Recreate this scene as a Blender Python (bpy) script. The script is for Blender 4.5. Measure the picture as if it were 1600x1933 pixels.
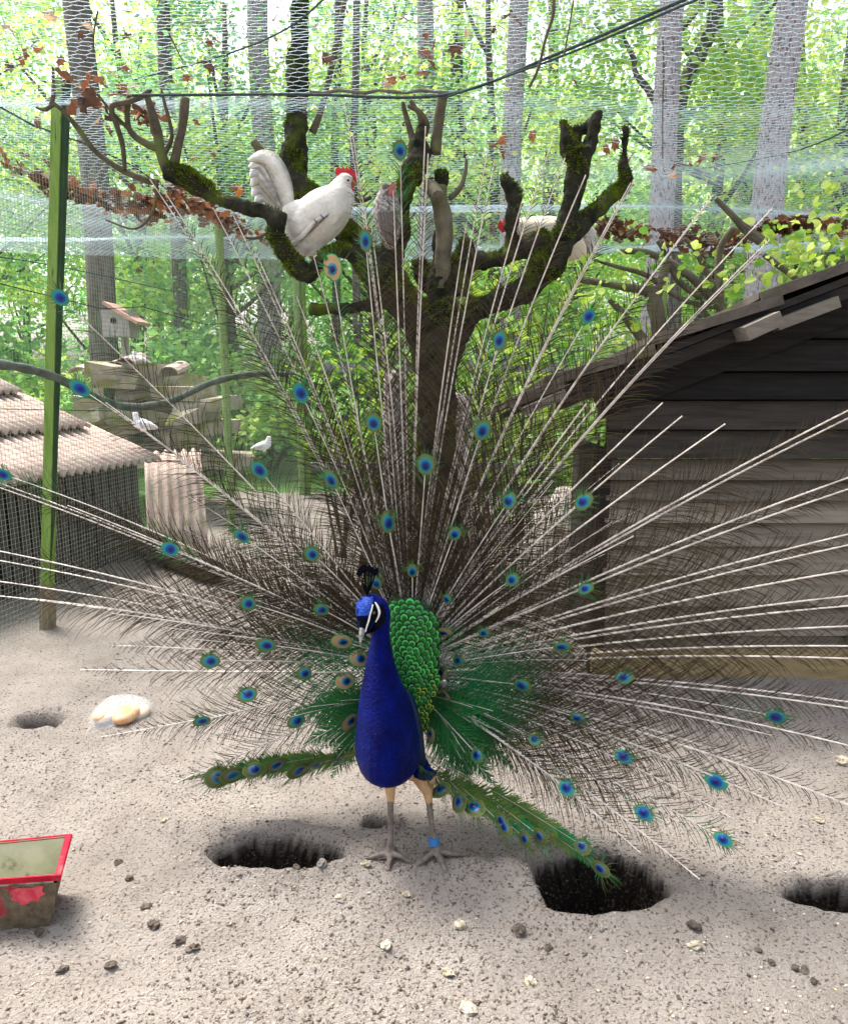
import bpy, bmesh, math, random
import numpy as np
from mathutils import Vector, Matrix, noise
from mathutils.bvhtree import BVHTree

for o in list(bpy.data.objects):
    bpy.data.objects.remove(o, do_unlink=True)
SC = bpy.context.scene
COL = SC.collection
R = math.radians
rnd = random.Random(7)

# ------------------------------------------------------------------ camera
CAM_H, PITCH, FPX = 1.33, R(10.0), 1453.0       # eye height, tilt down, focal length in photo pixels (1600x1933)
cam_d = bpy.data.cameras.new('camera'); cam = bpy.data.objects.new('camera', cam_d); COL.objects.link(cam)
cam.location = (0, 0, CAM_H); cam.rotation_euler = (R(90) - PITCH, 0, 0)
cam_d.sensor_fit = 'VERTICAL'; cam_d.sensor_height = 24.0; cam_d.lens = 24.0 * FPX / 1933.0
cam_d.clip_start = 0.05; cam_d.clip_end = 400
SC.camera = cam

# ------------------------------------------------------------------ sky, sun, exposure
SUN_EL, SUN_AZ = R(60), R(-42)      # soft light through thin cloud, from beyond the trees on the left
w = bpy.data.worlds.new('World'); SC.world = w; w.use_nodes = True
nt = w.node_tree; nt.nodes.clear()
sky = nt.nodes.new('ShaderNodeTexSky'); sky.sky_type = 'NISHITA'; sky.sun_disc = False
sky.sun_elevation = SUN_EL; sky.sun_rotation = SUN_AZ; sky.air_density = 1.0; sky.dust_density = 6.0; sky.ozone_density = 1.0
hsv = nt.nodes.new('ShaderNodeHueSaturation'); hsv.inputs['Saturation'].default_value = 0.45
bg = nt.nodes.new('ShaderNodeBackground'); bg.inputs['Strength'].default_value = 0.15
wo = nt.nodes.new('ShaderNodeOutputWorld')
nt.links.new(sky.outputs[0], hsv.inputs['Color']); nt.links.new(hsv.outputs[0], bg.inputs[0]); nt.links.new(bg.outputs[0], wo.inputs[0])
sl = bpy.data.lights.new('sun', 'SUN'); sl.energy = 3.2; sl.angle = R(24); sl.color = (1.0, 0.95, 0.88)
so = bpy.data.objects.new('sun', sl); COL.objects.link(so)
# light travels from the sun's direction towards the scene
sd = Vector((math.cos(SUN_EL) * math.sin(SUN_AZ), math.cos(SUN_EL) * math.cos(SUN_AZ), math.sin(SUN_EL)))
so.rotation_euler = (-sd).to_track_quat('-Z', 'Y').to_euler(); so.location = (0, 0, 12)
SC.view_settings.view_transform = 'Standard'; SC.view_settings.look = 'None'
SC.view_settings.exposure = 1.68; SC.view_settings.gamma = 1.0; SC.view_settings.use_curve_mapping = False
SC.render.engine = 'CYCLES'
SC.cycles.max_bounces = 6; SC.cycles.transparent_max_bounces = 16; SC.cycles.diffuse_bounces = 3; SC.cycles.transmission_bounces = 4
SC.cycles.caustics_reflective = False; SC.cycles.caustics_refractive = False
try:
    SC.cycles.use_denoising = True; SC.cycles.denoiser = 'OPENIMAGEDENOISE'
except Exception:
    pass

# ------------------------------------------------------------------ measuring helpers
CP, SP = math.cos(PITCH), math.sin(PITCH)
def W(px, py, Y):
    """Place in the scene of a spot measured in the photograph, at Y metres in front of the viewer."""
    u, v = (px - 800.0) / FPX, (966.5 - py) / FPX
    t = Y / (CP + v * SP)
    return Vector((u * t, Y, CAM_H + t * (-SP + v * CP)))
def G(px, py):
    """The spot on level ground."""
    v = (966.5 - py) / FPX
    t = CAM_H / (SP - v * CP)
    return Vector(((px - 800.0) / FPX * t, t * (CP + v * SP), 0.0))
def S(py, Y):
    """Metres per photo pixel at that depth."""
    return Y / (CP + (966.5 - py) / FPX * SP) / FPX

def nz(x, y, z=0.0, s=1.0):
    return noise.noise(Vector((x * s, y * s, z * s)))

# ------------------------------------------------------------------ mesh helpers
class MB:
    def __init__(self):
        self.v = []; self.f = []; self.m = []; self.c = []; self.smooth = False
    def vert(self, p, col=None):
        self.v.append((p[0], p[1], p[2])); self.c.append(col); return len(self.v) - 1
    def face(self, idx, m=0):
        self.f.append(tuple(idx)); self.m.append(m)
    def poly(self, pts, m=0, col=None):
        self.face([self.vert(p, col) for p in pts], m)
    def box(self, c, s, m=0, rot=None):
        """centre, full size, optional 3x3 rotation."""
        c = Vector(c); h = Vector(s) / 2; b = len(self.v)
        for sx in (-1, 1):
            for sy in (-1, 1):
                for sz in (-1, 1):
                    d = Vector((sx * h.x, sy * h.y, sz * h.z))
                    if rot is not None: d = rot @ d
                    self.vert(c + d)
        for q in ((0, 1, 3, 2), (4, 6, 7, 5), (0, 4, 5, 1), (2, 3, 7, 6), (0, 2, 6, 4), (1, 5, 7, 3)):
            self.face([b + i for i in q], m)
    def beam(self, a, b_, wd, th, up=Vector((0, 0, 1)), m=0):
        a = Vector(a); b_ = Vector(b_); d = b_ - a; L = d.length; d.normalize()
        s = d.cross(up)
        if s.length < 1e-5: s = d.cross(Vector((1, 0, 0)))
        s.normalize(); u = s.cross(d)
        rot = Matrix((d, s, u)).transposed()
        self.box((a + b_) / 2, (L, wd, th), m, rot)
    def tube(self, pts, rad, n=8, m=0, caps=True, col=None, twist=0.0, wob=0.0):
        pts = [Vector(p) for p in pts]; k = len(pts)
        if not hasattr(rad, '__len__'): rad = [rad] * k
        ref = None; b0 = len(self.v); prev = None
        for i, p in enumerate(pts):
            if i == 0: d = pts[1] - p
            elif i == k - 1: d = p - pts[i - 1]
            else: d = pts[i + 1] - pts[i - 1]
            if d.length < 1e-9: d = Vector((0, 0, 1))
            d.normalize()
            if ref is None:
                ref = d.orthogonal().normalized()
            ref = ref - d * ref.dot(d)
            if ref.length < 1e-6: ref = d.orthogonal()
            ref.normalize(); s = d.cross(ref)
            for j in range(n):
                a = 2 * math.pi * j / n + twist * i
                rr = rad[i]
                if wob: rr *= 1 + wob * nz(p.x + math.cos(a) * .3, p.y + math.sin(a) * .3, p.z, 9.0)
                self.vert(p + (ref * math.cos(a) + s * math.sin(a)) * rr, col)
        for i in range(k - 1):
            for j in range(n):
                a, b = b0 + i * n + j, b0 + i * n + (j + 1) % n
                self.face((a, b, b + n, a + n), m)
        if caps:
            self.face([b0 + j for j in range(n)][::-1], m)
            self.face([b0 + (k - 1) * n + j for j in range(n)], m)
    def loft(self, rings, m=0, caps=True):
        b0 = len(self.v); n = len(rings[0])
        for r in rings:
            for p in r: self.vert(p)
        for i in range(len(rings) - 1):
            for j in range(n):
                a, b = b0 + i * n + j, b0 + i * n + (j + 1) % n
                self.face((a, b, b + n, a + n), m)
        if caps:
            self.face([b0 + j for j in range(n)][::-1], m)
            self.face([b0 + (len(rings) - 1) * n + j for j in range(n)], m)
    def ell(self, c, r, rot=None, nu=12, nv=8, m=0):
        rings = []
        for i in range(1, nv):
            th = math.pi * i / nv
            ring = []
            for j in range(nu):
                ph = 2 * math.pi * j / nu
                d = Vector((r[0] * math.sin(th) * math.cos(ph), r[1] * math.sin(th) * math.sin(ph), -r[2] * math.cos(th)))
                if rot is not None: d = rot @ d
                ring.append(Vector(c) + d)
            rings.append(ring)
        self.loft(rings, m, True)
    def mesh(self, name, mats):
        me = bpy.data.meshes.new(name)
        me.from_pydata(self.v, [], self.f)
        for mt in (mats if isinstance(mats, (list, tuple)) else [mats]): me.materials.append(mt)
        if any(self.m): me.polygons.foreach_set('material_index', self.m)
        if self.smooth: me.polygons.foreach_set('use_smooth', [True] * len(self.f))
        if any(c is not None for c in self.c):
            at = me.color_attributes.new('col', 'FLOAT_COLOR', 'POINT')
            flat = []
            for c in self.c:
                c = c or (1, 1, 1); flat += [c[0], c[1], c[2], 1.0]
            at.data.foreach_set('color', flat)
        me.update(); return me
    def build(self, name, mats, parent=None):
        return link(name, self.mesh(name, mats), parent)

def link(name, me, parent=None):
    o = bpy.data.objects.new(name, me); COL.objects.link(o)
    if parent is not None:
        o.parent = parent; o.matrix_parent_inverse = PINV.get(parent.name, Matrix())
    return o
PINV = {}
def empty(name, loc):
    """The thing's base: an Empty; its parts are given in world coordinates."""
    o = bpy.data.objects.new(name, None); COL.objects.link(o); o.location = loc; o.empty_display_size = .1
    PINV[o.name] = Matrix.Translation(-Vector(loc)); return o
def tag(o, label, cat, group=None, kind=None):
    if label: o['label'] = label
    if cat: o['category'] = cat
    if group: o['group'] = group
    if kind: o['kind'] = kind
    return o
def np_mesh(name, V, F, mats, midx=None, smooth=False, col=None):
    V = np.asarray(V, np.float32); F = np.asarray(F, np.int32)
    me = bpy.data.meshes.new(name); k = F.shape[1]
    me.vertices.add(len(V)); me.vertices.foreach_set('co', V.ravel())
    me.loops.add(F.size); me.loops.foreach_set('vertex_index', F.ravel())
    me.polygons.add(len(F)); me.polygons.foreach_set('loop_start', np.arange(0, F.size, k, dtype=np.int32))
    me.polygons.foreach_set('loop_total', np.full(len(F), k, np.int32))
    for mt in (mats if isinstance(mats, (list, tuple)) else [mats]): me.materials.append(mt)
    if midx is not None: me.polygons.foreach_set('material_index', np.asarray(midx, np.int32))
    if smooth: me.polygons.foreach_set('use_smooth', np.ones(len(F), bool))
    if col is not None:
        at = me.color_attributes.new('col', 'FLOAT_COLOR', 'POINT')
        at.data.foreach_set('color', np.hstack([np.asarray(col, np.float32), np.ones((len(V), 1), np.float32)]).ravel())
    me.update(calc_edges=True); me.validate(); return me
def fuse(mb, voxel, smooth=3, fac=.5):
    """Grow several overlapping closed shapes into one continuous skin."""
    me = mb.mesh('tmp', [])
    o = bpy.data.objects.new('tmp', me); COL.objects.link(o)
    rm = o.modifiers.new('r', 'REMESH'); rm.mode = 'VOXEL'; rm.voxel_size = voxel; rm.use_smooth_shade = True
    if smooth:
        sm = o.modifiers.new('s', 'SMOOTH'); sm.iterations = smooth; sm.factor = fac
    dg = bpy.context.evaluated_depsgraph_get(); dg.update()
    out = bpy.data.meshes.new_from_object(o.evaluated_get(dg))
    bpy.data.objects.remove(o, do_unlink=True)
    out.polygons.foreach_set('use_smooth', [True] * len(out.polygons))
    return out
def copy_tree(o, parent=None):
    c = o.copy(); COL.objects.link(c); c.parent = parent
    if o.name in PINV: PINV[c.name] = PINV[o.name]
    for ch in list(o.children): copy_tree(ch, c)
    return c
def spline(P, n):
    """Catmull-Rom through rows of numbers."""
    P = [list(map(float, p)) for p in P]; k = len(P); out = []
    for i in range(k - 1):
        p0 = P[max(i - 1, 0)]; p1 = P[i]; p2 = P[i + 1]; p3 = P[min(i + 2, k - 1)]
        for s in range(n):
            t = s / n
            out.append([.5 * (2 * b + (c - a) * t + (2 * a - 5 * b + 4 * c - d) * t * t + (-a + 3 * b - 3 * c + d) * t ** 3) for a, b, c, d in zip(p0, p1, p2, p3)])
    out.append(P[-1]); return out

# ------------------------------------------------------------------ materials
def mat(name, col, rough=.8, col2=None, nscale=6.0, ndetail=6.0, lo=.35, hi=.65, bump=0.0, bscale=40.0, bdist=.01, spec=.3,
        metal=0.0, transl=0.0, attr=False, stretch=None, sheen=0.0, coat=0.0, third=None, tscale=30.0, tlo=.55, thi=.62):
    m = bpy.data.materials.new(name); m.use_nodes = True; nt = m.node_tree; N = nt.nodes; L = nt.links
    b = N['Principled BSDF']; out = N['Material Output']
    b.inputs['Roughness'].default_value = rough; b.inputs['Specular IOR Level'].default_value = spec
    b.inputs['Metallic'].default_value = metal
    if sheen: b.inputs['Sheen Weight'].default_value = sheen
    if coat: b.inputs['Coat Weight'].default_value = coat
    tc = N.new('ShaderNodeTexCoord'); vec = tc.outputs['Object']
    if stretch:
        mp = N.new('ShaderNodeMapping'); mp.inputs['Scale'].default_value = stretch; L.new(vec, mp.inputs['Vector']); vec = mp.outputs[0]
    csock = None
    if attr:
        a = N.new('ShaderNodeAttribute'); a.attribute_name = 'col'; csock = a.outputs['Color']
    if col2 is not None:
        n = N.new('ShaderNodeTexNoise'); n.inputs['Scale'].default_value = nscale; n.inputs['Detail'].default_value = ndetail
        n.inputs['Roughness'].default_value = .62; L.new(vec, n.inputs['Vector'])
        cr = N.new('ShaderNodeValToRGB'); cr.color_ramp.elements[0].position = lo; cr.color_ramp.elements[1].position = hi
        cr.color_ramp.elements[0].color = (*col, 1); cr.color_ramp.elements[1].color = (*col2, 1)
        L.new(n.outputs[0], cr.inputs[0])
        if csock is None: csock = cr.outputs[0]
        else:
            mx = N.new('ShaderNodeMix'); mx.data_type = 'RGBA'; mx.blend_type = 'MULTIPLY'; mx.inputs[0].default_value = 1
            L.new(csock, mx.inputs[6]); L.new(cr.outputs[0], mx.inputs[7]); csock = mx.outputs[2]
    if third is not None:
        n3 = N.new('ShaderNodeTexNoise'); n3.inputs['Scale'].default_value = tscale; n3.inputs['Detail'].default_value = 4
        L.new(vec, n3.inputs['Vector'])
        mr = N.new('ShaderNodeMapRange'); mr.inputs[1].default_value = tlo; mr.inputs[2].default_value = thi; L.new(n3.outputs[0], mr.inputs[0])
        mx = N.new('ShaderNodeMix'); mx.data_type = 'RGBA'; L.new(mr.outputs[0], mx.inputs[0])
        if csock is not None: L.new(csock, mx.inputs[6])
        else: mx.inputs[6].default_value = (*col, 1)
        mx.inputs[7].default_value = (*third, 1); csock = mx.outputs[2]
    if csock is not None: L.new(csock, b.inputs['Base Color'])
    else: b.inputs['Base Color'].default_value = (*col, 1)
    if bump:
        nb = N.new('ShaderNodeTexNoise'); nb.inputs['Scale'].default_value = bscale; nb.inputs['Detail'].default_value = 8
        nb.inputs['Roughness'].default_value = .65; L.new(vec, nb.inputs['Vector'])
        bp = N.new('ShaderNodeBump'); bp.inputs['Strength'].default_value = bump; bp.inputs['Distance'].default_value = bdist
        L.new(nb.outputs[0], bp.inputs['Height']); L.new(bp.outputs[0], b.inputs['Normal'])
    if transl:
        tr = N.new('ShaderNodeBsdfTranslucent'); ms = N.new('ShaderNodeMixShader'); ms.inputs[0].default_value = transl
        if csock is not None: L.new(csock, tr.inputs['Color'])
        else: tr.inputs['Color'].default_value = (*col, 1)
        L.new(b.outputs[0], ms.inputs[1]); L.new(tr.outputs[0], ms.inputs[2]); L.new(ms.outputs[0], out.inputs['Surface'])
    return m
# ================================================================== THE SETTING
HOLES = [  # x, y, half width, half depth, how deep
    (*G(522, 1612)[:2], .195, .10, .17), (*G(1132, 1662)[:2], .185, .15, .36), (*G(1592, 1690)[:2], .15, .065, .14),
    (*G(76, 1362)[:2], .095, .08, .14), (*G(716, 1561)[:2], .05, .03, .09)]
HUMPS = [(*G(930, 1655)[:2], .20, .10, .035), (*G(560, 1668)[:2], .30, .09, .02), (*G(300, 960)[:2], .6, .5, .16),
         (*G(1320, 1750)[:2], .30, .12, .018), (*G(60, 1800)[:2], .25, .2, .02)]
def ground_h(x, y):
    z = 0.0
    if y < 12:
        z += .018 * nz(x, y, 1.3, 1.7) + .013 * nz(x, y, 5.1, 5.0)
        if y < 5: z += .0085 * nz(x, y, 2.2, 15.0) + .0050 * nz(x, y, 9.2, 42.0) + (.0030 * nz(x, y, 4.2, 70.0) if y < 2.6 else 0)
    for hx, hy, a, b, d in HUMPS:
        q = ((x - hx) / a) ** 2 + ((y - hy) / b) ** 2
        if q < 6: z += d * math.exp(-q)
    for hx, hy, a, b, d in HOLES:
        ang = math.atan2((y - hy) / b, (x - hx) / a)
        q = math.hypot((x - hx) / a, (y - hy) / b) * (1 + .16 * nz(math.cos(ang) * 1.5, math.sin(ang) * 1.5, hx * 3, 1.0) + .06 * nz(x, y, hx, 13.0))
        if q < 1.9:
            t = min(max((1.04 - q) / .50, 0), 1); t = t * t * (3 - 2 * t)
            z -= d * t
            z += .012 * math.exp(-((q - 1.22) / .16) ** 2)      # thrown-up rim
    # quiet under the bird's feet
    return z

M_SAND = mat('trodden_sand', attr=True, col=(.36, .315, .275), rough=.95, col2=(.53, .475, .425), nscale=5, lo=.25, hi=.75, bump=1.0, bscale=110, bdist=.035, spec=.1,
             third=(.15, .12, .095), tscale=120, tlo=.56, thi=.66)
M_GRASS = mat('grass_field', (.05, .12, .02), .9, (.12, .24, .05), nscale=3, bump=.8, bscale=30, bdist=.05)
M_CRUMB = mat('dark_crumb', (.055, .043, .035), .95, (.24, .20, .165), nscale=60, spec=.1)
M_STRAW = mat('pale_bit', (.62, .56, .44), .9, (.45, .36, .22), nscale=60, spec=.1)

def axis(segs):
    out = []
    for a, b, s in segs:
        n = max(1, int(round((b - a) / s))); out += [a + (b - a) * i / n for i in range(n)]
    return out + [segs[-1][1]]
gx = axis([(-70, -8, 6), (-8, -2.6, .3), (-2.6, -1.4, .04), (-1.4, 1.5, .0085), (1.5, 2.8, .04), (2.8, 8, .3), (8, 70, 6)])
gy = axis([(-6, 0, 1), (0, 1.1, .1), (1.1, 2.5, .0085), (2.5, 3.6, .02), (3.6, 5, .05), (5, 9, .15), (9, 20, .8), (20, 110, 8)])
nxg, nyg = len(gx), len(gy)
V = [(x, y, ground_h(x, y)) for y in gy for x in gx]
V = [(x + .014 * nz(x, y, z, 34.0) + .008 * nz(x, y, z + 5, 75.0), y + .014 * nz(x, y, z + 9, 34.0) + .008 * nz(x, y, z + 3, 75.0), z + .006 * nz(x, y, z, 60.0)) if z < -.035 and y < 4 else (x, y, z) for x, y, z in V]   # crumbly sides of the holes
ii = np.arange(nxg * nyg).reshape(nyg, nxg)
F = np.stack([ii[:-1, :-1], ii[:-1, 1:], ii[1:, 1:], ii[1:, :-1]], -1).reshape(-1, 4)
fc = np.asarray(V)[F].mean(1)
gm = ((fc[:, 1] > 8.8) | ((fc[:, 0] < -2.2 - .1) & (fc[:, 1] > 6.6))).astype(np.int32)
# soil colour darkened inside each dug hole, and in faint patches around it
hole_tint = np.ones((len(V), 3), np.float32)
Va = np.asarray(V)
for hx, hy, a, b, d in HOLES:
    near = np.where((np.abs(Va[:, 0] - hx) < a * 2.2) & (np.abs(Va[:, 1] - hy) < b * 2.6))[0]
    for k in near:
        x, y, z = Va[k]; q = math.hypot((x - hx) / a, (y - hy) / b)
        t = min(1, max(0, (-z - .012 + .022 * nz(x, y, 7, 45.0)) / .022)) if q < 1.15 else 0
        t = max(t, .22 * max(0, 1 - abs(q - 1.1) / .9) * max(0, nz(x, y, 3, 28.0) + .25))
        t = min(t, 1); hole_tint[k] = (1 - .935 * t, 1 - .943 * t, 1 - .95 * t)
g = link('ground', np_mesh('ground', V, F, [M_SAND, M_GRASS], gm, True, hole_tint)); g['kind'] = 'structure'

# scattered clods and crumbs nobody could count
def crumbs(name, n, area, smin, smax, m, seed, label):
    r = random.Random(seed); Vs = []; Fs = []
    base = [(1, 0, 0), (0, 1, 0), (-1, 0, 0), (0, -1, 0), (0, 0, 1), (0, 0, -1)]
    fs = [(0, 1, 4), (1, 2, 4), (2, 3, 4), (3, 0, 4), (1, 0, 5), (2, 1, 5), (3, 2, 5), (0, 3, 5)]
    k = 0
    while k < n:
        x = r.uniform(area[0], area[1]); y = area[2] + (area[3] - area[2]) * r.random() ** 1.5
        if nz(x, y, seed, 2.2) + .35 < r.random() * .8: continue
        s = smin + (smax - smin) * r.random() ** 3.2
        z = ground_h(x, y); a = r.uniform(0, 6.3); b = len(Vs)
        ca, sa = math.cos(a), math.sin(a); sx, sy, sz = s * r.uniform(.8, 1.9), s * r.uniform(.6, 1.1), s * r.uniform(.4, .8)
        for q in base:
            qx, qy, qz = q[0] * sx * r.uniform(.7, 1.2), q[1] * sy * r.uniform(.7, 1.2), q[2] * sz
            Vs.append((x + ca * qx - sa * qy, y + sa * qx + ca * qy, z + qz + sz * .3))
        Fs += [(b + i, b + j, b + l) for i, j, l in fs]; k += 1
    o = link(name, np_mesh(name, Vs, Fs, m)); tag(o, label, 'soil', kind='stuff'); return o
crumbs('soil_crumbs', 22000, (-1.5, 1.6, 1.25, 3.6), .0010, .0058, M_CRUMB, 3, 'dark crumbs of soil and droppings scattered over the sand')
crumbs('straw_bits', 1500, (-1.5, 1.6, 1.25, 3.0), .0015, .006, M_STRAW, 11, 'pale bits of straw and grain strewn over the sand')

# ---------------------------------------------------------------- bits of food and stones that can be told apart
M_STONE = mat('dark_pebble', (.10, .09, .085), .8, (.2, .18, .16), nscale=20, bump=.3, bscale=60)
M_FOOD = mat('pale_food_piece', (.56, .52, .42), .85, (.30, .25, .15), nscale=60, bump=1.0, bscale=120, bdist=.01, lo=.42, hi=.62)
M_CLOD = mat('brown_clod', (.06, .047, .037), .95, (.15, .12, .095), nscale=50, bump=1.0, bscale=130, bdist=.01)
def lump(name, px, py, r, m, label, cat, group, sq=.65, seed=0, ax=1.3):
    p = G(px, py); p.z = ground_h(p.x, p.y); rr = random.Random(seed * 7 + 1); mb = MB(); rings = []
    a0 = rr.uniform(0, 6)
    for i in range(1, 6):
        th = math.pi * i / 6; ring = []
        for j in range(9):
            ph = 2 * math.pi * j / 9
            k = r * .82 * (1 + .75 * nz(math.cos(ph) * 2.2, math.sin(ph) * 2.2, seed * 1.7 + th * 1.9, 1.0))
            x, y, z = k * ax * math.sin(th) * math.cos(ph), k * math.sin(th) * math.sin(ph), -k * sq * math.cos(th)
            ring.append((p.x + math.cos(a0) * x - math.sin(a0) * y, p.y + math.sin(a0) * x + math.cos(a0) * y, p.z + z + r * sq * .55))
        rings.append(ring)
    mb.loft(rings)
    return tag(mb.build(name, m), label, cat, group)
foods = [(868, 1757, .018), (730, 1797, .015), (845, 1842, .013), (882, 1908, .020), (1310, 1806, .016), (1000, 1856, .015), (765, 1702, .011),
         (640, 1705, .009), (690, 1648, .014), (1545, 1560, .012), (1590, 1440, .026), (1350, 1568, .010), (310, 1550, .012)]
for i, (a, b, r) in enumerate(foods):
    lump('food_scrap', a, b, r, M_FOOD, 'pale yellowish scrap of food lying on the sand', 'food scrap', 'pale food scraps on the sand', seed=i)
for i, (a, b, r) in enumerate([(275, 1715, .014), (290, 1748, .016), (245, 1665, .012), (225, 1628, .014), (340, 1778, .013), (365, 1794, .013),
                               (978, 1762, .020), (1308, 1768, .017), (1035, 1790, .011), (1430, 1803, .009), (1455, 1822, .010), (1500, 1830, .011),
                               (1518, 1832, .010), (1535, 1852, .009), (210, 1825, .014), (120, 1838, .012), (75, 1775, .013), (560, 1658, .012)]):
    lump('soil_clod', a, b, r, M_CLOD, 'small brown clod of earth lying on the sand', 'clod', 'brown clods on the sand', seed=40 + i)
lump('pebble', 608, 1652, .017, M_STONE, 'smooth dark grey pebble by the front edge of the wide dug hole', 'pebble', None, .6, 90)

# ---------------------------------------------------------------- side fence: green posts, square mesh
M_POST = mat('green_painted_wood', (.13, .23, .035), .7, (.22, .34, .08), nscale=8, stretch=(6, 6, .8), bump=.3, bscale=30, third=(.05, .09, .02), tscale=8, tlo=.6, thi=.75)
M_POSTF = mat('weathered_post_foot', (.17, .14, .09), .9, (.26, .22, .13), nscale=14, stretch=(5, 5, 1))
M_WIRE = mat('coated_fence_wire', (.27, .32, .28), .5, spec=.4)
M_NET = mat('net_thread', (.50, .63, .68), .6, spec=.3, transl=.3)
M_CORD = mat('net_cord', (.025, .04, .045), .8, (.06, .085, .09), nscale=60, spec=.1)
def wire_grid(mb, A, B, z0, z1, sx, sz, r, m=0, bow=.0, seed=0):
    A = Vector(A); B = Vector(B); d = B - A; L = d.length; d.normalize(); nrm = Vector((d.y, -d.x, 0))
    def q(u, z):
        k = bow * (nz(u * .8, z * .9, seed, 1.0) + .6 * nz(u * 2.2, z * 2.0, seed + 4, 1.0))
        return A + d * u + nrm * k + Vector((0, 0, z))
    nh = int((z1 - z0) / sz); nv = int(L / sx)
    for i in range(nv + 1):
        u = L * i / nv; n = 8
        mb.tube([q(u, z0 + (z1 - z0) * k / n) for k in range(n + 1)], r, 3, m, caps=False)
    for j in range(nh + 1):
        z = z0 + (z1 - z0) * j / nh; n = max(6, int(L / .35))
        mb.tube([q(L * k / n, z) for k in range(n + 1)], r, 3, m, caps=False)
FA, FB = Vector((-2.22, 2.75, 0)), Vector((-1.32, 8.6, 0))
fd = (FB - FA).normalized()
fence = empty('mesh_fence', FA)
tag(fence, 'fine square wire mesh fence on bright green posts along the sand', 'fence')
mb = MB(); wire_grid(mb, FA, FB, -.02, 2.62, .026, .026, .0011, bow=.02, seed=2); mb.build('wire_mesh', M_WIRE, fence)
# near post
pb, pt = G(88, 1183), W(113, 150, 4.06)
mb = MB(); q = [pb.lerp(pt, k / 8) for k in range(9)]
rings = []
for k, c in enumerate(q):      # sawn square post, one corner towards the sand
    a0 = R(-7) + .02 * math.sin(k); h = .0255 + .0015 * nz(k * .9, 0, 0)
    rings.append([c + Vector((h * sx * math.cos(a0) - h * sy * math.sin(a0), h * sx * math.sin(a0) + h * sy * math.cos(a0), 0)) for sx, sy in ((-1, -1), (1, -1), (1, 1), (-1, 1))])
mb.loft(rings); mb.build('post', M_POST, fence)
mb = MB(); off = Vector((.036, .002, 0)); mb.beam(pb + off + Vector((0, 0, .25)), pt + off, .022, .04, Vector((0, 1, 0))); mb.build('batten', mat('post_shade_green', (.018, .045, .02), .7, (.03, .07, .03), nscale=10), fence)  # dark strip added to paint in the post's shaded right face
mb = MB(); mb.tube([pb - Vector((0, 0, .1)), pb.lerp(pt, .085)], [.044, .040], 10, wob=.1); mb.build('post_foot', M_POSTF, fence)
for s in (3.9, 5.9):
    p = FA + fd * s; mb = MB(); mb.tube([p + Vector((-.05, 0, -.1)), p + Vector((-.05, 0, 2.62))], .035, 8); mb.build('post', M_POST, fence)
mb = MB(); mb.tube([FA + Vector((0, 0, 2.62)) + fd * (FB - FA).length * k / 12 + Vector((0, 0, .03 * math.sin(k * 1.7))) for k in range(13)], .005, 5); mb.build('top_wire', M_CORD, fence)
for zz in (1.15, 1.75):
    mb = MB(); mb.tube([FA + Vector((.01, 0, zz)) + fd * (FB - FA).length * k / 12 - Vector((0, 0, .03 * math.sin(k * 2.1))) for k in range(13)], .003, 4); mb.build('tension_wire', M_CORD, fence)
# rear fence
BA, BB = Vector((-1.32, 8.6, 0)), Vector((6.5, 8.6, 0))
bf = empty('rear_fence', BA); tag(bf, 'rear wire mesh fence with green posts closing the aviary', 'fence')
mb = MB(); wire_grid(mb, BA, BB, 0, 2.62, .055, .055, .0016, bow=.03, seed=7); mb.build('wire_mesh', M_WIRE, bf)
for x in (-1.32, .95, 2.6, 4.4, 6.2):
    mb = MB(); mb.tube([(x, 8.64, -.1), (x, 8.64, 2.62)], .04, 8); mb.build('post', M_POST, bf)
M_RAIL = mat('grey_rail', (.2, .22, .21), .85, (.32, .33, .3), nscale=10, stretch=(.6, 6, 6))
for z in (.32, 1.42):
    mb = MB(); mb.box((2.59, 8.70, z), (7.8, .05, .09)); mb.build('rail', M_RAIL, bf)

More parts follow.
